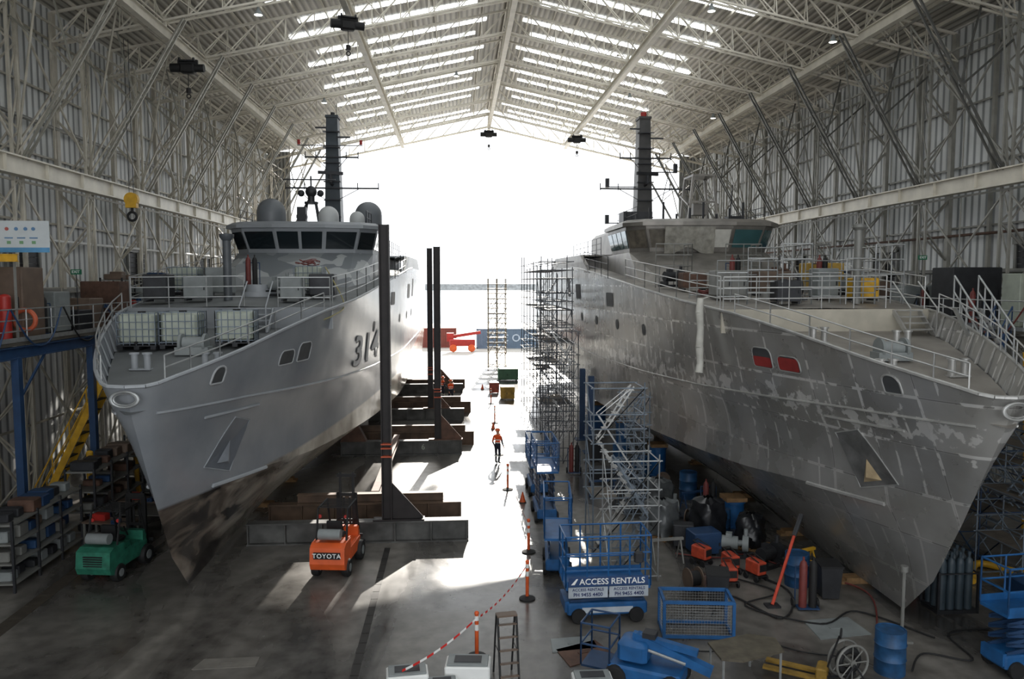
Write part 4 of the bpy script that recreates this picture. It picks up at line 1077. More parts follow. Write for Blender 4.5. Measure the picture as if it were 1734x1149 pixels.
for a,b_ in zip(chain[:-1],chain[1:]):
    A=Vector(a);B=Vector(b_);mb=MB();rows=[]
    for i in range(13):
        u=i/12;p=A.lerp(B,u);p.z-=.3*4*u*(1-u)*min(1,(B-A).length/6)
        rows.append([(p.x-A.x,p.y-A.y,p.z-.03),(p.x-A.x,p.y-A.y,p.z+.03)])
    mb.grid(rows,0,False)
    tag(mb.obj('barrier_tape',mRW,loc=(A.x,A.y,0)),'red and white striped barrier tape sagging between posts','tape','barrier tape')
e=top('step_ladder','dark folding stepladder with worn brown treads standing open','stepladder',(1.1,17.3,0),.15)
for x in(-.26,.26):
    b=MB();b.cb(x*.85,-.2,.8,.05,.03,1.65,rx=-.2);b.cb(x*.85,.3,.8,.04,.03,1.62,rx=.22);b.rod((x*.85,-.2,.8),(x*.85,.3,.8),.01,4);b.obj('side_rail',mBlack,e)
for i in range(5): MB().bx(-.22,.22,-.38+i*.065,-.3+i*.065,.28+i*.28,.3+i*.28).obj('tread',mBrownCab,e)
MB().bx(-.24,.24,-.08,.14,1.58,1.62).obj('tread',mBrownCab,e)
def wbox(x,y,rz,s,lab):
    e=top('equipment_case',lab,'equipment box',(x,y,0),rz,group='white equipment boxes')
    MB().rb(0,0,.24*s,1.0*s,.6*s,.46*s,.03).obj('body',mWhite,e)
    MB().rb(0,0,.49*s,.9*s,.5*s,.05*s,.01).obj('lid',mGreyCab,e)
    MB().bx(-.3*s,.3*s,-.15*s,.15*s,.515*s,.53*s).obj('handle',mDarkSteel,e)
wbox(-1.2,17.1,.1,.95,'white enamelled equipment box with grey lid on the floor')
wbox(.2,17.35,-.1,1.05,'white equipment box with lid beside the stepladder')
wbox(-.4,16.8,.05,.7,'small white equipment box beside larger boxes')
wbox(3.0,16.6,0,.9,'white equipment box beside the blue boom lift')

def crate(x,y,z,sx,sy,sz,mat,name,lab,cat,rz=0,legs=True,grp=None):
    e=top(name,lab,cat,(x,y,z),rz,grp)
    b=MB();b.rb(0,0,sz/2+.06,sx,sy,sz-.06,min(.03,sx*.05));b.obj('body',mat,e)
    nd=2 if sx>1 else 1
    for q in range(nd):
        x0=-sx*.47+sx*.94*q/nd+.01;x1=-sx*.47+sx*.94*(q+1)/nd-.01
        dd=MB().bx(x0,x1,-sy/2-.02,-sy/2,sz*.12,sz*.92).obj('door',mat,e)
        MB().bx(x1-.09,x1-.05,-sy/2-.05,-sy/2-.02,sz*.45,sz*.6).obj('handle',mDarkSteel,dd)
    b=MB()
    for a in(-.42,.42): b.bx(sx*a-.04,sx*a+.04,-sy*.45,sy*.45,0,.07)
    b.split('skid',mDarkSteel,e)
    return e
mz=7.3
for (x,y,z,sx,sy,sz,m,nm,lab,cat) in (
 (-15.95,28.4,mz,1.9,1.4,2.5,mBrownCab,'site_cabinet','brown metal site cabinet standing on the side platform','cabinet'),
 (-16.2,31.2,mz,1.6,1.2,1.6,mGreyCab,'equipment_cabinet','grey electrical cabinet on the side platform','cabinet'),
 (-15.9,33.4,mz,1.6,1.2,1.3,mBrownCab,'tool_chest','weathered brown tool chest on the side platform','tool chest'),
 (-16.1,36.5,mz,1.7,1.2,2.0,mRust,'site_cabinet','rusty red-brown cabinet on the side platform','cabinet'),
 (-16.0,24.6,mz,1.0,.8,1.9,mCream,'equipment_cabinet','cream electrical cabinet on the side platform','cabinet'),
 (-16.0,40.5,mz,1.6,1.2,1.7,mGreyCab,'equipment_cabinet','grey cabinet further along the side platform','cabinet'),
 (22.2,32.2,7.5,2.2,1.5,2.4,mDarkSteel,'site_cabinet','dark tall site cabinet on the side platform','cabinet'),
 (22.1,28.2,7.5,1.7,1.0,2.1,mCream,'equipment_cabinet','cream electrical cabinet on the side platform','cabinet'),
 (22.2,24.5,7.5,1.6,1.2,2.5,mGreyCab,'equipment_cabinet','grey cabinet near the end of the side platform','cabinet'),
 (22.1,36,7.5,1.5,1.2,1.6,mGreyCab,'equipment_cabinet','grey machine cabinet beside the wall','cabinet'),
 (22.2,40,7.5,1.6,1.2,1.8,mBrownCab,'tool_chest','brown tool chest on the side platform','tool chest'),
 (4.7,72,0,1.9,1.3,1.1,M('muted_green',(74,112,88),.6,0,.2,2),'generator','muted green generator housing inside the hall opening','generator'),
 (3.9,60.3,0,1.1,1.1,1.0,M('dusty_yellow',(166,134,56),.6,0,.3,3),'compressor','yellow compressor unit on the floor','compressor'),
 (3.0,63.5,0,.8,.8,.9,M('dusty_red',(128,56,48),.6,0,.3,3),'compressor','small red compressor unit beside the walkway','compressor'),
 (-13.8,43,0,1.8,1.5,1.8,mGreyCab,'equipment_cabinet','grey cabinet beneath the side platform','cabinet'),
 (16.3,29.6,0,1.6,1.2,1.6,mBlueD,'tool_chest','dark blue tool chest beyond the aluminium hull','tool chest'),
 (15.2,18.6,0,1.2,1.0,1.5,mBlueD,'tool_chest','blue metal tool cabinet near the hull stem','tool chest'),
 ): crate(x,y,z,sx,sy,sz,m,nm,lab,cat)
for i,(x,y) in enumerate(((8.3,22.5),(8.7,23.5),(9.3,22.9),(8.0,24.3))):
    e=top('welding_machine','orange-red portable welding machine on a small trolley','welding machine',(x,y,0),.2*i,group='welding machines')
    MB().rb(0,0,.42,.36,.6,.42,.04).obj('body',M('scuffed_red_orange',(168,62,38),.6,0,.3,5),e)
    b=MB();b.rod((-.13,-.25,.63),(-.13,.25,.76),.02);b.rod((.13,-.25,.63),(.13,.25,.76),.02);b.rod((-.13,.25,.76),(.13,.25,.76),.02);b.obj('handle',mBlack,e)
    MB().bx(-.14,.14,-.31,-.3,.34,.56).obj('control_panel',mBlack,e)
    wheels(e,[(a,c) for a in(-.2,.2) for c in(-.22,.22)],.1,.03,'x')
    MB().bx(-.17,.17,-.3,.3,.16,.2).obj('trolley',mBlack,e)
def bag(x,y,r,h,mat,lab):
    b=MB();rows=[];ph=random.uniform(0,6)
    for k_ in range(13):
        z=h*k_/12;rr=r*(1-.2*(k_/12)**2) if k_<12 else r*.3
        rows.append([(rr*(.92+.07*math.sin(5*a+k_*.6+ph)+.05*math.sin(11*a+2*k_))*max(-.8,min(.8,math.cos(a)))*1.25,rr*(.92+.07*math.cos(4*a+k_*1.1+ph))*max(-.8,min(.8,math.sin(a)))*1.25,z+.03*math.sin(7*a+k_)) for a in [2*PI*i/32 for i in range(33)]])
    b.grid(rows);e=top('wrapped_pallet',lab,'wrapped load',(x,y,0),ph)
    o=b.obj('wrapping',mat,e);o.location=(0,0,.15)
    b=MB()
    for q in range(6): b.bx(-.6,.6,-.55+q*.19,-.55+q*.19+.14,.1,.13)
    for q in(-.55,-.05,.45): b.bx(q,q+.1,-.55,.55,0,.1)
    b.obj('pallet',mWood,e)
bag(8.9,26.4,.6,1.5,mMesh,'black plastic wrapped load on a timber pallet')
bag(10.2,25.7,.5,1.1,mMesh,'smaller black plastic wrapped load beside the hull')
bag(7.4,27.2,.62,1.25,mPlasticGrey,'grey plastic wrapped load on a pallet beside the scaffold')
bag(8.3,31,.6,1.0,mPlasticGrey,'grey sheeted load beneath the aluminium hull')
def gas(mat,lab='dark grey gas cylinder standing upright in a rack'):
    b=MB();b.rev([(0,0),(.115,0),(.115,1.3),(.09,1.42),(.035,1.48),(.035,1.56),(.05,1.56),(.05,1.64),(0,1.64)],n=14)
    return tag(b.obj('gas_cylinder',mat),lab,'gas cylinder','gas cylinders')
g0=gas(M('cylinder_grey',(52,64,72),.45,0,.15,3));g0.location=(13.6,20.2,.1)
for i in range(1,12): dup(g0,(13.6+(i%4)*.26,20.2+(i//4)*.27,.1))
e=top('cylinder_rack','low grey steel pallet rack holding gas cylinders','rack',(14.0,20.45,0))
b=MB();b.bx(-.6,.6,-.42,.42,0,.1)
for x in(-.58,.58):
    for y in(-.4,.4): b.bx(x-.03,x+.03,y-.03,y+.03,0,1.2)
b.path([(-.58,-.4,1.15),(.58,-.4,1.15),(.58,.4,1.15),(-.58,.4,1.15),(-.58,-.4,1.15)],.025,4);b.obj('frame',mDarkSteel,e)
for (x,y,sx,sy,rz,m) in((10.1,19.4,1.5,1.1,.1,mGreyCab),(-5.7,18.6,1.5,.5,.02,M('pale_concrete_patch',(100,96,90),.7)),(3.1,18.5,1.3,.9,.4,mRust),(2.9,19.0,1.2,.7,.1,mGreyCab)):
    b=MB();b.prism([(-sx/2,-sy/2),(sx/2,-sy/2*.9),(sx/2,sy/2),(-sx/2*.8,sy/2)],'z',0.001,.025);b.bx(-sx*.1,sx*.1,-sy*.05,sy*.05,.025,.04)
    o=tag(b.obj('metal_plate',m,loc=(x,y,0),rz=rz),'flat metal sheet lying on the workshop floor','metal plate','floor plates')
b=MB()
for i in range(22): b.bx(-.1,.1,i*.55,i*.55+.52,0,.012)
b.obj('trench_cover',M('trench_grating',(46,44,42),.6,.3,.2,3),loc=(-2.5,14.5,0));o=bpy.data.objects['trench_cover'];tag(o,'narrow dark steel trench cover strip in the floor','floor grate')
b=MB()
for i in range(10): b.bx(-.22,.22,i*.8,i*.8+.77,0,.012)
o=b.obj('trench_cover',M('side_trench',(74,68,60),.6,.3,.2,3),loc=(-12.3,20,0),rz=0);tag(o,'dark rusty trench cover near the storage racks','floor grate')
e=top('work_table','low steel frame table with perforated top','work table',(6.7,17.0,0),.3)
b=MB();b.add([(-.9,-.3,.75),(-.5,-.55,.75),(.7,-.5,.75),(.95,.1,.75),(.5,.5,.75),(-.7,.5,.75)]+[(-.9,-.3,.8),(-.5,-.55,.8),(.7,-.5,.8),(.95,.1,.8),(.5,.5,.8),(-.7,.5,.8)],[(5,4,3,2,1,0),(6,7,8,9,10,11)]+[(i,(i+1)%6,6+(i+1)%6,6+i) for i in range(6)]);b.obj('table_top',M('dark_table_top',(84,78,66),.6,.2,.3,4),e)
b=MB()
for x,y in((-.8,-.25),(.65,-.45),(.5,.45),(-.65,.45)): b.rod((x,y,0),(x,y,.76),.03)
b.split('leg',mGalv,e)
e=top('hose_reel','spoked steel hose reel wheel on a stand','hose reel',(9.1,16.6,0),.2)
b=MB();b.tor((0,0,.5),.42,.03,'y',28,8);b.tor((0,.3,.5),.42,.03,'y',28,8)
for i in range(8):
    a=i*PI/4
    for y in(0,.3): b.rod((0,y,.5),(.42*math.cos(a),y,.5+.42*math.sin(a)),.015,5)
b.cyl((0,-.05,.5),.08,.4,12,axis='y');b.obj('wheel',mGreySteel,e)
b=MB();b.tor((0,.15,.5),.25,.09,'y',24,8);b.obj('hose',mBlack,e)
b=MB();b.bx(-.4,.4,-.1,-.05,0,.05);b.bx(-.4,.4,.35,.4,0,.05);b.rod((-.35,-.08,0),(0,-.08,.5),.02);b.rod((.35,-.08,0),(0,-.08,.5),.02);b.obj('stand',mDarkSteel,e)
e=top('pallet_jack','yellow hand pallet jack with upright handle','pallet jack',(7.9,17.2,0),1.0)
b=MB();b.bx(-.27,-.11,-.6,.6,.08,.14);b.bx(.11,.27,-.6,.6,.08,.14);b.rb(0,-.7,.22,.5,.25,.3,.03);b.obj('fork',M('worn_yellow_paint',(130,102,38),.6,.1,.35,4),e)
b=MB();b.rod((0,-.8,.3),(0,-1.05,1.15),.025);b.tor((0,-1.08,1.22),.1,.02,'y',14,6,sx=1.4);b.obj('handle',mBlack,e)
wheels(e,[(x,-.78) for x in(-.1,.1)],.1,.04,'x')
e=top('steel_prop','red and orange diagonal steel prop leaning to the hull','prop',(9.0,20.9,0))
b=MB();b.rod((0,0,.05),(1.1,1.0,1.9),.045,8);b.obj('tube',M('worn_red_prop',(190,62,36),.5,0,.2,4),e)
b=MB();b.bx(-.2,.2,-.15,.15,0,.05);b.obj('foot_plate',mDarkSteel,e)
b=MB();b.rod((1.0,.9,1.75),(1.35,1.2,2.3),.07,8);b.obj('prop_head',mDarkSteel,e)
e=top('steel_prop','tall slim grey prop standing beside the hull stem','prop',(11.5,18.6,0))
b=MB();b.rod((0,0,.0),(0,0,1.9),.045,8);b.bx(-.2,.2,-.2,.2,0,.05);b.cyl((0,0,1.85),.1,.15,12);b.obj('tube',mGreySteel,e)
e=top('safety_cone','small orange traffic cone beside the walkway','traffic cone',(2.7,31.8,0),group='traffic cones')
b=MB();b.rev([(.13,.03),(.02,.45),(0,.46)],n=16);b.obj('cone',mOrange,e);MB().bx(-.15,.15,-.15,.15,0,.03).obj('base',mBlack,e)
for p in((2.2,48,0),(2.1,66,0)): dup(e,p)

def rack(x,y,z0,L,H,lab,grp='storage racks'):
    e=top('storage_rack',lab,'storage rack',(x,y,z0),group=grp)
    for a in(0,1.0):
        for c in range(int(L/1.4)+1):
            MB().bx(a-.035,a+.035,c*1.4-.035,c*1.4+.035,0,H).obj('upright',mDarkSteel,e)
    n=4
    for k_ in range(n):
        z=.3+k_*(H-.4)/(n-1)
        MB().bx(-.03,1.03,-.03,int(L/1.4)*1.4+.03,z-.05,z).obj('shelf',mGreySteel,e)
        for q in range(int(L/.6)):
            if random.random()<.9:
                s=random.uniform(.28,.5);m=random.choice([mGreyCab,mDarkSteel,mBrownCab,mBlueD,mDarkSteel,mRust,mGreySteel])
                b=MB();b.rb(0,0,s*.4,random.uniform(.5,.85),s,s*.8-.002,.03);b.bx(-.1,.1,-s/2-.01,-s/2,s*.3,s*.5)
                tag(b.obj('storage_box',m,loc=(x+.5+random.uniform(-.1,.1),y+.3+q*.58,z0+z+.002)),'small storage box sitting on a rack shelf','box','boxes on the racks')
for (x,y,z0,L,H) in((-14.3,23.4,0,4.2,2.2),(-14.1,28.2,0,4.2,2.6),(-14.2,33.4,0,4.2,2.8),(-16.9,37.8,7.3,2.8,2.2),(-16.9,42.5,7.3,4.2,2.2),(22.4,42.5,7.5,4.2,2.2),(16.8,31.0,0,2.8,2.6)):
    rack(x,y,z0,L,H,'grey steel storage rack loaded with boxes and parts')
for i in range(10):
    b=MB().cyl((0,0,0),.05,4.6,8,axis='y')
    tag(b.obj('steel_tube',mGalv,loc=(-12.2+(i%5)*.11,39+(i//5)*.02,.06+(i//5)*.11)),'galvanised scaffold tube stacked on the floor','tube','scaffold tubes')
# signs
e=top('safety_sign_board','pale safety notice board with small symbols and blue band','sign',(-14.45,27.0,10.3))
MB().bx(-.8,.8,-.04,0,0,1.05).obj('board',M('pale_sign_board',(190,196,198),.5,0,.05,2),e)
MB().bx(-.8,.8,-.05,-.041,0,.16).obj('blue_band',M('sign_blue',(80,136,176),.5),e)
mS1=M('faded_sign_red',(170,84,76),.6);mS2=M('faded_sign_blue',(84,120,156),.6);mS3=M('faded_sign_green',(110,150,110),.6)
MB().cyl((-.55,-.06,.78),.06,.02,14,axis='y').obj('symbol',mS1,e)
for x in(-.25,.05,.3): MB().cyl((x,-.06,.78),.06,.02,14,axis='y').obj('symbol',mS2,e)
for x in(-.5,-.1,.3): MB().bx(x-.13,x+.13,-.055,-.041,.46,.5).obj('symbol',mS2,e)
for x in(-.5,-.1,.3): MB().bx(x-.06,x+.06,-.055,-.041,.28,.38).obj('symbol',mS3,e)
MB().rod((-.4,.03,-3.0),(-.4,.03,1.0),.05).obj('post',mGreySteel,e)
mEx=M('exit_green',(16,100,68),.5,0,.05,1)
for (x,y,z) in((21.0,33.5,10.3),(-15.0,31.5,9.6)):
    e=top('exit_sign','small green exit sign on a thin bracket','exit sign',(x,y,z),group='exit signs')
    MB().bx(-.2,.2,0,.06,0,.2).obj('housing',mEx,e);text('EXIT',.15,mWhite,e,(0,-.01,.1),(PI/2,0,0));MB().rod((0,.04,-2.3 if x<0 else -2.8),(0,.04,0),.02).obj('bracket',mDarkSteel,e)
e=top('jib_crane','yellow steel jib crane arm over the side platform','jib crane',(-15.6,26.4,7.3))
b=MB();b.cyl((0,0,0),.12,2.9,12);b.I((-2.2,0,2.8),(1.2,0,2.8),.16,.25,.03);b.obj('jib_arm',mYellow,e)
e=top('jib_crane','yellow jib crane on the opposite side platform','jib crane',(21.3,26.5,7.5))
b=MB();b.cyl((0,0,0),.12,2.9,12);b.I((-.6,0,2.8),(2.0,0,2.8),.16,.25,.03);b.obj('jib_arm',mYellow,e)
e=tag(MB().tor((0,0,0),.35,.08,'y',24,8).obj('hose_coil',M('dull_orange',(176,84,52),.6),loc=(-14.9,27.6,8.0)),'coiled orange hose hanging on a platform rail','hose')
b=MB();b.cyl((0,0,0),.18,1.5,16);b.sph((0,0,1.5),.18,16,0,.6,0);tag(b.obj('gas_tank',mRed,loc=(-15.2,27.0,7.3)),'tall red gas tank on the side platform','tank')
def deckbox(ship,x,y,sx,sy,sz,mat,nm,lab,cat):
    t=y-ship[1]; z=deckz(t)+.08 if t>9.1 else dz(t)+.01
    crate(x,y,z,sx,sy,sz,mat,nm,lab,cat)
LSH=(-8.15,19.3);RSH=(12.4,16.1)
deckbox(LSH,-9.9,30.2,.9,.7,.9,mGreyCab,'deck_locker','grey deck locker beside the rail','locker')
deckbox(LSH,-5.4,31.5,1.0,.8,.9,mDarkSteel,'deck_locker','dark deck locker beside the rail','locker')
deckbox(LSH,-6.3,30.0,.8,.8,.9,mGreyCab,'deck_locker','grey deck locker near the stair','locker')
deckbox(LSH,-11.2,29.8,.9,.8,1.0,mDarkSteel,'deck_locker','dark steel deck locker by the rail','locker')
deckbox(LSH,-9.7,32.4,1.0,.8,1.1,mGreyCab,'deck_locker','grey deck locker beside a tote tank','locker')
def hosepile(x,y,z,m,lab,n=5,R=.45,sc=1):
    b=MB();pts=[]
    for i in range(n*14):
        a=i*2*PI/14;rr=R*(.75+.25*math.sin(i*.37));pts.append((rr*math.cos(a)*1.3+.1*math.sin(i*.21),rr*math.sin(a)+.1*math.cos(i*.17),.04+.2*i/(n*14)+.04*math.sin(i*1.3)))
    b.path(pts,.03*sc,6)
    tag(b.obj('hose_pile',m,loc=(x,y,z)),lab,'hose')
mDullRed=M('dull_red_hose',(104,44,40),.6,0,.2,4)
hosepile(-6.2,32.9,deckz(13.7)+1.24,mDullRed,'tangled red air hose heaped on a tote',4,.36,.6)
b=MB().cyl((0,0,0),.16,2.3,12);b.rev([(.16,2.3),(.28,2.45),(.28,2.55),(0,2.6)],n=14);tag(b.obj('vent_pipe',M('dark_vent_paint',(72,76,80),.5),loc=(-8.9,30.6,deckz(11.3)+.05)),'dark grey mushroom vent pipe on the foredeck','vent')
deckbox(RSH,15.3,31.5,1.5,1.0,1.1,M('dusty_yellow',(166,134,56),.6,0,.3,3),'deck_locker','yellow steel box on the aluminium foredeck','locker')
deckbox(RSH,10.2,28.5,1.2,.8,1.0,mGreySteel,'deck_locker','galvanised box on the aluminium foredeck','locker')
deckbox(RSH,12.3,29.5,1.4,1.0,.9,mBrownCab,'deck_locker','brown crate on the aluminium foredeck','locker')
deckbox(RSH,13.8,28.2,.8,.8,1.1,mGreyCab,'deck_locker','grey box on the aluminium foredeck','locker')
deckbox(RSH,11.5,26.3,.9,.6,.8,mDarkSteel,'deck_locker','dark tool box near the deck edge','locker')
deckbox(RSH,13.0,31.2,1.2,.8,.8,mDarkSteel,'deck_locker','dark steel box near the wheelhouse','locker')
deckbox(RSH,9.8,31.6,1.0,.8,.7,mRust,'deck_locker','rusty brown box beside the bulwark','locker')
deckbox(RSH,14.9,27.4,.9,.7,.8,mYellow,'deck_locker','small yellow box beside the guard frames','locker')
for i in range(6):
    e=top('foredeck_scaffold','silver scaffold guard frame standing on the aluminium foredeck','scaffolding',(8.95+i*1.15,26.0+.2*(i%2),deckz(10.4)+.05),group='foredeck guard frames')
    b=MB();rail(b,[(0,0,0),(1.05,0,0),(1.05,3.2,0),(0,3.2,0)],1.1+.5*(i%3),4,.024,.85);b.obj('tube_frame',mGalv,e)
for i in range(3):
    e=top('foredeck_scaffold','silver scaffold frame beside the wheelhouse of the aluminium boat','scaffolding',(8.6+i*3.1,33.0,deckz(17.4)),group='foredeck guard frames')
    b=MB();rail(b,[(0,0,0),(1.6,0,0),(1.6,1.2,0)],1.9,4,.024,.8);b.obj('tube_frame',mGreySteel,e)
hosepile(9.9,29.8,deckz(12.5)+.1,mDullRed,'tangled red hose heaped on the aluminium deck',4)
hosepile(11.2,32,deckz(15)+.1,mRust,'brown cable heap on the aluminium deck',5,.6)
stair((15.7,20.6,dz(4.6)),1.35,1.5,2.4,.7,mGalv,'aluminium ladder ramp leaning on the boat foredeck',8)
b=MB().cyl((0,0,0),.14,2.6,12);b.rev([(.14,2.6),(.24,2.7),(.24,2.8),(0,2.85)],n=14);tag(b.obj('vent_pipe',mGreySteel,loc=(14.2,26.5,deckz(10.4)+.05)),'bare aluminium vent pipe on the foredeck','vent')

# ---------------------------------------------------------------- extra clutter kinds
def bench(x,y,z=0,rz=0,L=1.8):
    e=top('work_bench','steel work bench with vice and tools','work bench',(x,y,z),rz,'work benches')
    MB().bx(-L/2,L/2,-.35,.35,.82,.88).obj('bench_top',mBrownCab,e)
    b=MB()
    for a in(-L/2+.06,L/2-.06):
        for c in(-.3,.3): b.bx(a-.03,a+.03,c-.03,c+.03,0,.82)
    b.bx(-L/2+.06,L/2-.06,-.3,.3,.3,.33);b.obj('frame',mGreySteel,e)
    b=MB();b.bx(.3,.5,-.4,-.1,.88,1.02);b.rod((.4,-.5,.97),(.4,-.1,.97),.02);b.obj('vice',mBlueD,e)
    b=MB();b.rb(-.4,0,1.0,.5,.3,.24,.02);b.obj('tool_box',mRed,e)
def reel(x,y,z=0,rz=0,s=1):
    e=top('cable_reel','timber cable reel wound with black cable','cable reel',(x,y,z),rz,'cable reels')
    for q in(-.3,.27): MB().cyl((q*s,0,.5*s),.5*s,.04,20,axis='x').obj('flange',mBrownCab,e)
    b=MB();b.cyl((-.26*s,0,.5*s),.34*s,.53*s,18,axis='x');b.obj('cable',mBlack,e)
def trestle(x,y,z=0,rz=0,m=None):
    e=top('trestle','steel A-frame trestle on the floor','trestle',(x,y,z),rz,'trestles')
    b=MB();b.bx(-.6,.6,-.05,.05,.72,.8)
    for a in(-.5,.5):
        b.rod((a,-.3,0),(a,0,.75),.03);b.rod((a,.3,0),(a,0,.75),.03);b.rod((a,-.15,.35),(a,.15,.35),.02)
    b.obj('frame',m or mYellow,e)
def gtrolley(x,y,z=0,rz=0):
    e=top('gas_trolley','two-wheeled trolley carrying red and black gas bottles','gas trolley',(x,y,z),rz,'gas trolleys')
    for q,m in((-.14,mDullRed),(.14,mBlack)):
        b=MB();b.rev([(0,.1),(.11,.1),(.11,1.3),(.08,1.4),(.03,1.45),(.03,1.55),(0,1.55)],(q,0,0),14);b.obj('gas_bottle',m,e)
    b=MB();b.bx(-.3,.3,-.15,.15,.06,.1);b.path([(-.3,.16,.1),(-.3,.2,1.2),(.3,.2,1.2),(.3,.16,.1)],.02);b.obj('frame',mBlueD,e)
    wheels(e,[(-.34,.2),(.34,.2)],.14,.03,'x')
def duct(ps,r,m,lab):
    b=MB();P_=[Vector(p) for p in ps];pts=[]
    for i in range(len(P_)-1):
        a=P_[max(0,i-1)];p=P_[i];q=P_[i+1];d=P_[min(len(P_)-1,i+2)]
        for k_ in range(8):
            u=k_/8;pts.append(.5*((2*p)+(q-a)*u+(2*a-5*p+4*q-d)*u*u+(3*p-a-3*q+d)*u**3))
    pts.append(P_[-1]);b.path(pts,r,7 if r<.08 else 10)
    o=P_[0];b.v=[(x-o.x,y-o.y,z-o.z) for x,y,z in b.v]
    tag(b.obj('air_hose' if r<.08 else 'flexible_duct',m,loc=o),lab,'hose' if r<.08 else 'duct')
def bin_(x,y,z=0,rz=0,m=None):
    e=top('wheelie_bin','plastic wheeled waste bin with lid','waste bin',(x,y,z),rz,'waste bins')
    b=MB();vs=[(sx*a,sy*a,zz_) for zz_,a in((.06,.24),(1.0,.31)) for sx,sy in((-1,-1),(1,-1),(1,1),(-1,1))];b.add(vs,[(0,3,2,1),(4,5,6,7),(0,1,5,4),(1,2,6,5),(2,3,7,6),(3,0,4,7)]);b.obj('body',m or mGreen,e)
    MB().cb(0,0,1.03,.66,.68,.06,rx=.04).obj('lid',mBlack,e)
    wheels(e,[(-.2,.26),(.2,.26)],.09,.03,'x')
def pump(x,y,z=0,rz=0,m=None):
    e=top('pump_unit','small motor and pump unit on a skid frame','machine',(x,y,z),rz,'pump units')
    b=MB();b.cyl((-.45,0,.45),.22,.55,16,axis='x');b.cyl((.1,0,.45),.1,.15,12,axis='x');b.cyl((.25,0,.45),.28,.2,18,axis='x')
    b.rod((.35,0,.45),(.35,0,.95),.07,8);b.bx(-.3,-.1,-.12,.12,.62,.78);b.obj('motor',m or mBlueD,e)
    b=MB();b.bx(-.6,.6,-.28,-.2,0,.1);b.bx(-.6,.6,.2,.28,0,.1);b.bx(-.5,-.4,-.28,.28,.1,.24);b.bx(.3,.4,-.28,.28,.1,.2);b.obj('skid',mDarkSteel,e)
R=random.Random(11)
kinds=[lambda x,y,z:bench(x,y,z,R.uniform(-.3,.3)),lambda x,y,z:reel(x,y,z,R.uniform(0,3),R.uniform(.6,.9)),lambda x,y,z:trestle(x,y,z,R.uniform(-.5,.5),R.choice([mYellow,mBlueD,mGreySteel])),
 lambda x,y,z:gtrolley(x,y,z,R.uniform(-.5,.5)),lambda x,y,z:bin_(x,y,z,R.uniform(-.3,.3),R.choice([mDarkSteel,mBlueD,mDarkSteel])),lambda x,y,z:pump(x,y,z,R.uniform(-.7,.7),R.choice([mBlueD,mGreyCab,mRust,mDarkSteel])),
 lambda x,y,z:crate(x,y,z,R.uniform(.6,1.0),R.uniform(.5,.8),R.uniform(.5,.9),R.choice([mGreyCab,mRust,mBlueD,mDarkSteel,mDarkSteel]),'tool_chest','metal tool chest standing among workshop clutter','tool chest',R.uniform(-.3,.3),grp='tool chests')]
def scatter(pts,ks=None):
    for i,(x,y,z) in enumerate(pts):
        R.choice(ks or kinds)(x,y,z)
nobench=[kinds[1],kinds[2],kinds[3],kinds[5],kinds[6],kinds[4],kinds[5]]
scatter([(10.2,24.0,0),(8.2,29.3,0),(9.6,30.2,0),(7.5,32.8,0),(9.3,33.8,0),(6.7,35.4,0),(7.1,39.0,0),(6.9,24.6,0),(7.1,22.3,0),(6.2,32.2,0),(5.6,36.4,0),(9.4,25.0,0),(10.9,21.4,0),(7.4,21.0,0),(9.9,20.6,0),(8.4,25.3,0),(7.9,26.0,0),(9.9,29.2,0),(8.9,28.3,0),(10.9,23.2,0)],nobench)
scatter([(15.2,23.8,0),(15.2,26.8,0),(19.3,30.0,0),(19.2,22.2,0),(19.5,32.8,0),(19.2,19.2,0),(15.3,22.3,0),(14.9,25.3,0),(15.8,33.4,0),(17.9,33.2,0)])
scatter([(-12.2,30.3,0),(-13.8,47,0),(-13.6,51.5,0),(-15.6,45,0),(-16,49,0),(-12.3,27.6,0),(-12.1,33.2,0),(-13.9,54.5,0),(-16.3,22.0,0),(-16.2,27.4,0),(-16.1,30.0,0),(-16.3,36.2,0),(-16.0,39.5,0)])
mzk=[kinds[0],kinds[3],kinds[4],kinds[5],kinds[6],kinds[6]]
scatter([(-15.6,29.9,mz),(-15.4,32.4,mz),(-15.7,35.0,mz),(-15.5,38.6,mz),(-15.5,42.0,mz),(-15.4,45.2,mz),(-15.9,48,mz),(-15.6,50,mz),(-15.6,52,mz),(-15.8,54,mz),(-15.6,56.4,mz)],mzk)
scatter([(21.6,22.2,7.5),(21.3,30.2,7.5),(21.6,34.2,7.5),(21.6,38.1,7.5),(21.6,42.3,7.5),(21.7,46,7.5),(21.6,48.4,7.5),(21.6,51,7.5),(21.8,54,7.5)],mzk)
zd=lambda y:deckz(y-16.1)+.08
for (x,y) in((9.4,33.0),(15.6,29.3),(14.6,34.2),(12.2,27.6)): pump(x,y,zd(y),R.uniform(-.5,.5),R.choice([mGreyCab,mRust,mDarkSteel]))
for (x,y) in((14.6,30.0),(11.1,30.2)): gtrolley(x,y,zd(y),.3)
for (x,y) in((-10.6,34.4),(-7.2,31.9)): pump(x,y,deckz(y-19.3)+.08,R.uniform(-.5,.5),mGreyCab)
gtrolley(-9.0,34.5,deckz(15.2)+.08)
duct([(8.2,23.3,.05),(9.5,21.8,.05),(8.2,20.9,.05),(9.8,19.6,.05),(11.2,20.3,.05),(12.4,18.6,.05)],.025,mBlack,'black air hose snaking across the floor')
duct([(7.4,25.2,.05),(8.6,24.7,.05),(9.8,24.9,.05),(10.8,23.4,.05),(12.2,21.6,.05),(10.9,18.7,.05)],.025,mDullRed,'red air hose winding across the floor')
duct([(5.6,18.4,.05),(6.6,18.3,.05),(7.6,18.9,.05),(8.6,18.1,.05),(9.8,17.7,.05)],.02,mBlack,'black cable lying across the floor')
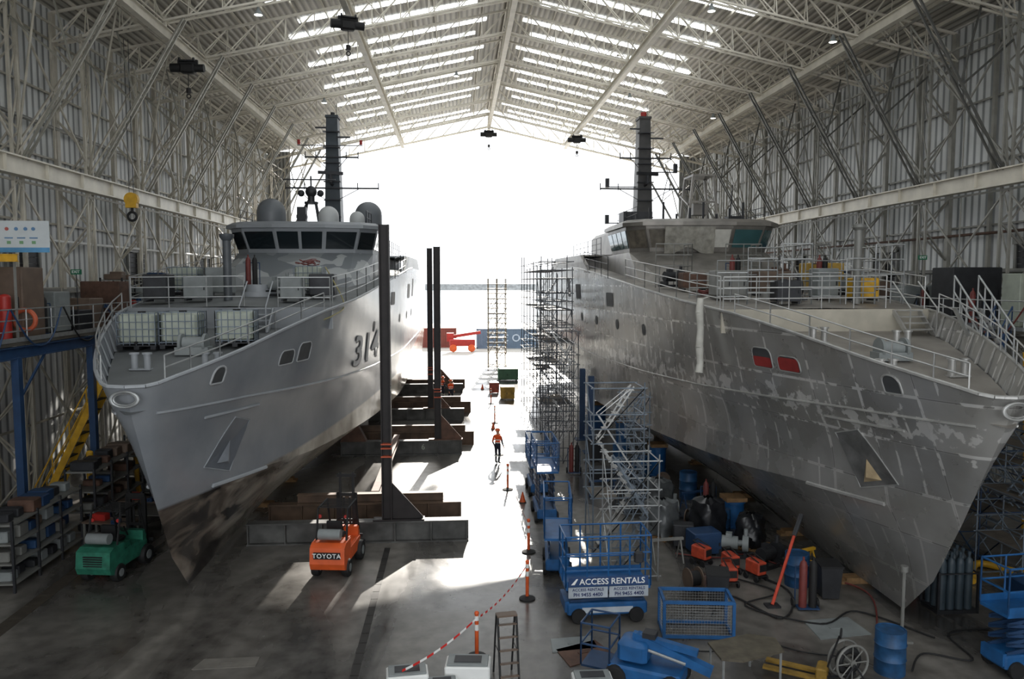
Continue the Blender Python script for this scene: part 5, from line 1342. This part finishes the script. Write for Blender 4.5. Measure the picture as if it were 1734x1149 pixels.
duct([(10.8,17.0,.05),(11.6,17.8,.05),(12.6,17.4,.05),(12.9,18.8,.05),(14.2,19.0,.05)],.025,mBlack,'black hose curling near the hull stem')
duct([(7.0,20.3,.05),(8.0,21.6,.05),(8.9,20.0,.05),(9.9,21.9,.05),(9.0,24.2,.05),(10.2,26.9,.05)],.03,mBlack,'thick black cable tangled under the hull')
duct([(15.8,22,.12),(17,23.4,.12),(18.2,22.4,.12),(19.2,24.2,.5),(20.2,25.6,3.0),(20.3,26,6.8)],.11,mYellow,'yellow flexible ventilation duct running up to the platform')
duct([(-14.0,32.6,.13),(-13.2,32.8,.13),(-13.6,33.1,.8),(-14.5,35.4,4),(-14.5,36.6,7.0)],.1,mYellow,'yellow flexible duct rising below the side platform')
duct([(-5.3,31.5,9.9),(-4.4,30.2,8.5),(-4.5,28.2,8.1),(-5.0,27.0,7.9)],.025,M('pale_hose',(150,142,96),.6),'pale hose draped over the bulwark of the grey boat')
for i in range(9):
    y=23+i*3.4
    for (x,zt,m) in((-14.7,8.4,R.choice([mBlack,mYellow,mBlack,mBlueD])),(20.6,8.6,R.choice([mBlack,mDullRed,mBlack]))):
        sag=R.uniform(.5,1.9);duct([(x,y,zt),(x+(.06 if x<0 else -.06),y+.9,zt-sag*.8),(x+(.08 if x<0 else -.08),y+1.7,zt-sag),(x+(.06 if x<0 else -.06),y+2.5,zt-sag*.75),(x,y+3.3,zt)],.03,m,'cable looping from the platform guard rail')
# wall services
for (x,y0,y1,z,r,m,lab) in((-18.7,10,78,8.9,.12,mGreySteel,'grey service pipe running along the wall'),(-18.65,10,78,11.2,.07,mWhite,'white conduit running along the wall'),(-18.65,10,78,16.4,.09,mGreySteel,'grey pipe high on the wall'),(25.0,10,78,9.8,.12,mGreySteel,'grey service pipe running along the wall'),(25.0,10,78,11.6,.07,mRust,'rusty pipe running along the wall')):
    tag(MB().cyl((0,0,0),r,y1-y0,8,axis='y').obj('wall_pipe',m,loc=(x,y0,z)),lab,'pipe','wall pipes')
for sx_ in(1,-1):
    for (y) in(20,32,44,56):
        if sx_<0 and y==20: continue
        e=top('roller_door','dark roller shutter door in the side wall','door',(25.3 if sx_>0 else -18.9,y+(3 if sx_<0 else 0),7.6),0 if sx_>0 else PI,group='upper wall doors')
        b=MB()
        for q in range(12): b.bx(-.06,0,-1.2,1.2,q*.28,q*.28+.26)
        b.obj('shutter',mDarkSteel,e);b=MB();b.bx(-.12,0,-1.35,-1.2,0,3.5);b.bx(-.12,0,1.2,1.35,0,3.5);b.bx(-.2,0,-1.35,1.35,3.4,3.7);b.obj('door_frame',mGreySteel,e)
for i in range(6):
    e=top('pipe_rack','low steel A-frame rack holding lengths of pipe','pipe rack',(-11.9,44.3+i*2.6,0),group='pipe racks')
    b=MB()
    for y in(0,1.6):
        b.rod((-.5,y,0),(0,y,1.8),.04);b.rod((.5,y,0),(0,y,1.8),.04)
        for z in(.5,1,1.5): b.rod((-.55+.1*z,y,z),(.55-.1*z,y,z),.03)
    b.rod((0,0,1.75),(0,1.6,1.75),.03);b.obj('frame',mBlueD,e)
    b=MB()
    for z in(.56,1.06):
        for a in(-.35,-.2,.25,.38): b.rod((a,-.3,z),(a,2.0,z),.035,6)
    b.split('pipe',mGalv,e)

# ---------------------------------------------------------------- people
def person(label,loc,rz,stride=0.0,armbend=.3):
    e=top('person',label,'person',loc,rz)
    V=[];Ed=[];R=[]
    def av(p,r,par=None):
        V.append(p);R.append(r)
        if par is not None: Ed.append((par,len(V)-1))
        return len(V)-1
    pel=av((0,0,.95),.15);w=av((0,-.01,1.12),.135,pel);ch=av((0,0,1.32),.17,w);ub=av((0,.01,1.45),.13,ch);nk=av((0,0,1.54),.06,ub);hd=av((0,-.01,1.62),.09,nk);h2=av((0,-.02,1.70),.1,hd);h3=av((0,-.01,1.78),.07,h2)
    for s in(-1,1):
        hp=av((s*.1,0,.9),.1,pel);kn=av((s*.11,-.03-s*stride*.6,.5),.068,hp);an=av((s*.11,.03-s*stride,.1),.05,kn);toe=av((s*.12,-.14-s*stride,.05),.045,an)
        sh=av((s*.2,.01,1.43),.072,ub);el=av((s*.27,.03+s*stride*.4,1.15),.052,sh);wr=av((s*.26,-.06-armbend*.3+s*stride*.5,.93+armbend*.1),.036,el);pm_=av((s*.26,-.1-armbend*.3+s*stride*.5,.86+armbend*.1),.035,wr)
        for q in range(5):
            f1=av((s*.26+(q-2)*.014,V[pm_][1]-.02-.01*(q==0),V[pm_][2]-.05),.011,pm_)
            av((s*.26+(q-2)*.016,V[f1][1]-.01,V[f1][2]-.035+.008*abs(q-2)),.009,f1)
    me=bpy.data.meshes.new('body');me.from_pydata(V,Ed,[])
    o=bpy.data.objects.new('body',me);COL.objects.link(o)
    md=o.modifiers.new('S','SKIN');sv=me.skin_vertices[0].data
    for i,r_ in enumerate(R): sv[i].radius=(r_,r_*.85 if i in(0,1,2,3) else r_);sv[i].use_root=(i==0)
    o.modifiers.new('D','SUBSURF').levels=1
    bpy.context.view_layer.update();dg=bpy.context.evaluated_depsgraph_get()
    m2=bpy.data.meshes.new_from_object(o.evaluated_get(dg));bpy.data.objects.remove(o)
    m2.materials.clear()
    for m in(mSkin,mHi,mNavy,mBlack): m2.materials.append(m)
    for p in m2.polygons:
        z=p.center.z;x=abs(p.center.x);p.use_smooth=True
        if z>1.53: p.material_index=0
        elif x>.2 and z<.95: p.material_index=0
        elif z>1.16 and x<.26: p.material_index=1
        elif z>.12: p.material_index=2
        else: p.material_index=3
    b=bpy.data.objects.new('body',m2);COL.objects.link(b);b.parent=e
    k_=MB();k_.sph((0,0,1.74),.135,16,0,.95,0);k_.rev([(.135,1.74),(.165,1.73),(.165,1.745),(.13,1.76)],n=16);k_.obj('hard_hat',mOrange,e)
    for z,rr in((1.1,.165),(1.25,.19)):
        k_=MB();k_.rev([(rr,z),(rr+.004,z+.05)],(0,0,0),16);k_.v=[(x,y*.8,z_) for x,y,z_ in k_.v];k_.obj('reflective_stripe',mRefl,e)
    for s in(-1,1): MB().rev([(.09,.4),(.095,.45)],(s*.11,-.01-s*stride*.7,0),12).obj('trouser_stripe',mRefl,e)
    MB().sph((0,-.12,1.66),.02,8).obj('nose',mSkin,e)
    for s in(-1,1):
        MB().sph((s*.1,0,1.66),.025,8).obj('ear',mSkin,e);MB().sph((s*.035,-.105,1.69),.012,8).obj('eye',mBlack,e)
    MB().bx(-.03,.03,-.112,-.1,1.615,1.622).obj('mouth',mRust,e)
person('person in orange and navy work shirt, navy trousers and orange hard hat',(2.0,38.7,0),2.6,.03,.2)
person('person in orange hi-vis vest and hard hat walking between the boats',(-.57,58.5,0),.5,.16,.3)
person('person in orange work shirt standing beside a cradle post',(-1.2,60.5,0),2.0,.03,.5)

# ---------------------------------------------------------------- light & camera
W=bpy.data.worlds.new('w');SC.world=W;W.use_nodes=True
bg=W.node_tree.nodes['Background'];bg.inputs[0].default_value=(.94,.97,1,1);bg.inputs[1].default_value=2.5
sd=bpy.data.lights.new('sun','SUN');sd.energy=12;sd.angle=.01;sd.color=(1,.94,.85)
so=bpy.data.objects.new('sun',sd);COL.objects.link(so)
el=math.radians(24.5);az=math.radians(7)
d=Vector((-math.sin(az)*math.cos(el),-math.cos(az)*math.cos(el),-math.sin(el)))
so.rotation_euler=d.to_track_quat('-Z','Y').to_euler()
cam=bpy.data.cameras.new('cam');cam.lens=36*1300/1734;cam.sensor_width=36;cam.clip_end=5000
co=bpy.data.objects.new('cam',cam);COL.objects.link(co);co.location=(0,0,9.35)
co.rotation_euler=(math.radians(90)-math.atan(99.5/1303),0,-math.atan(92/1300))
SC.camera=co
SC.view_settings.view_transform='Standard'
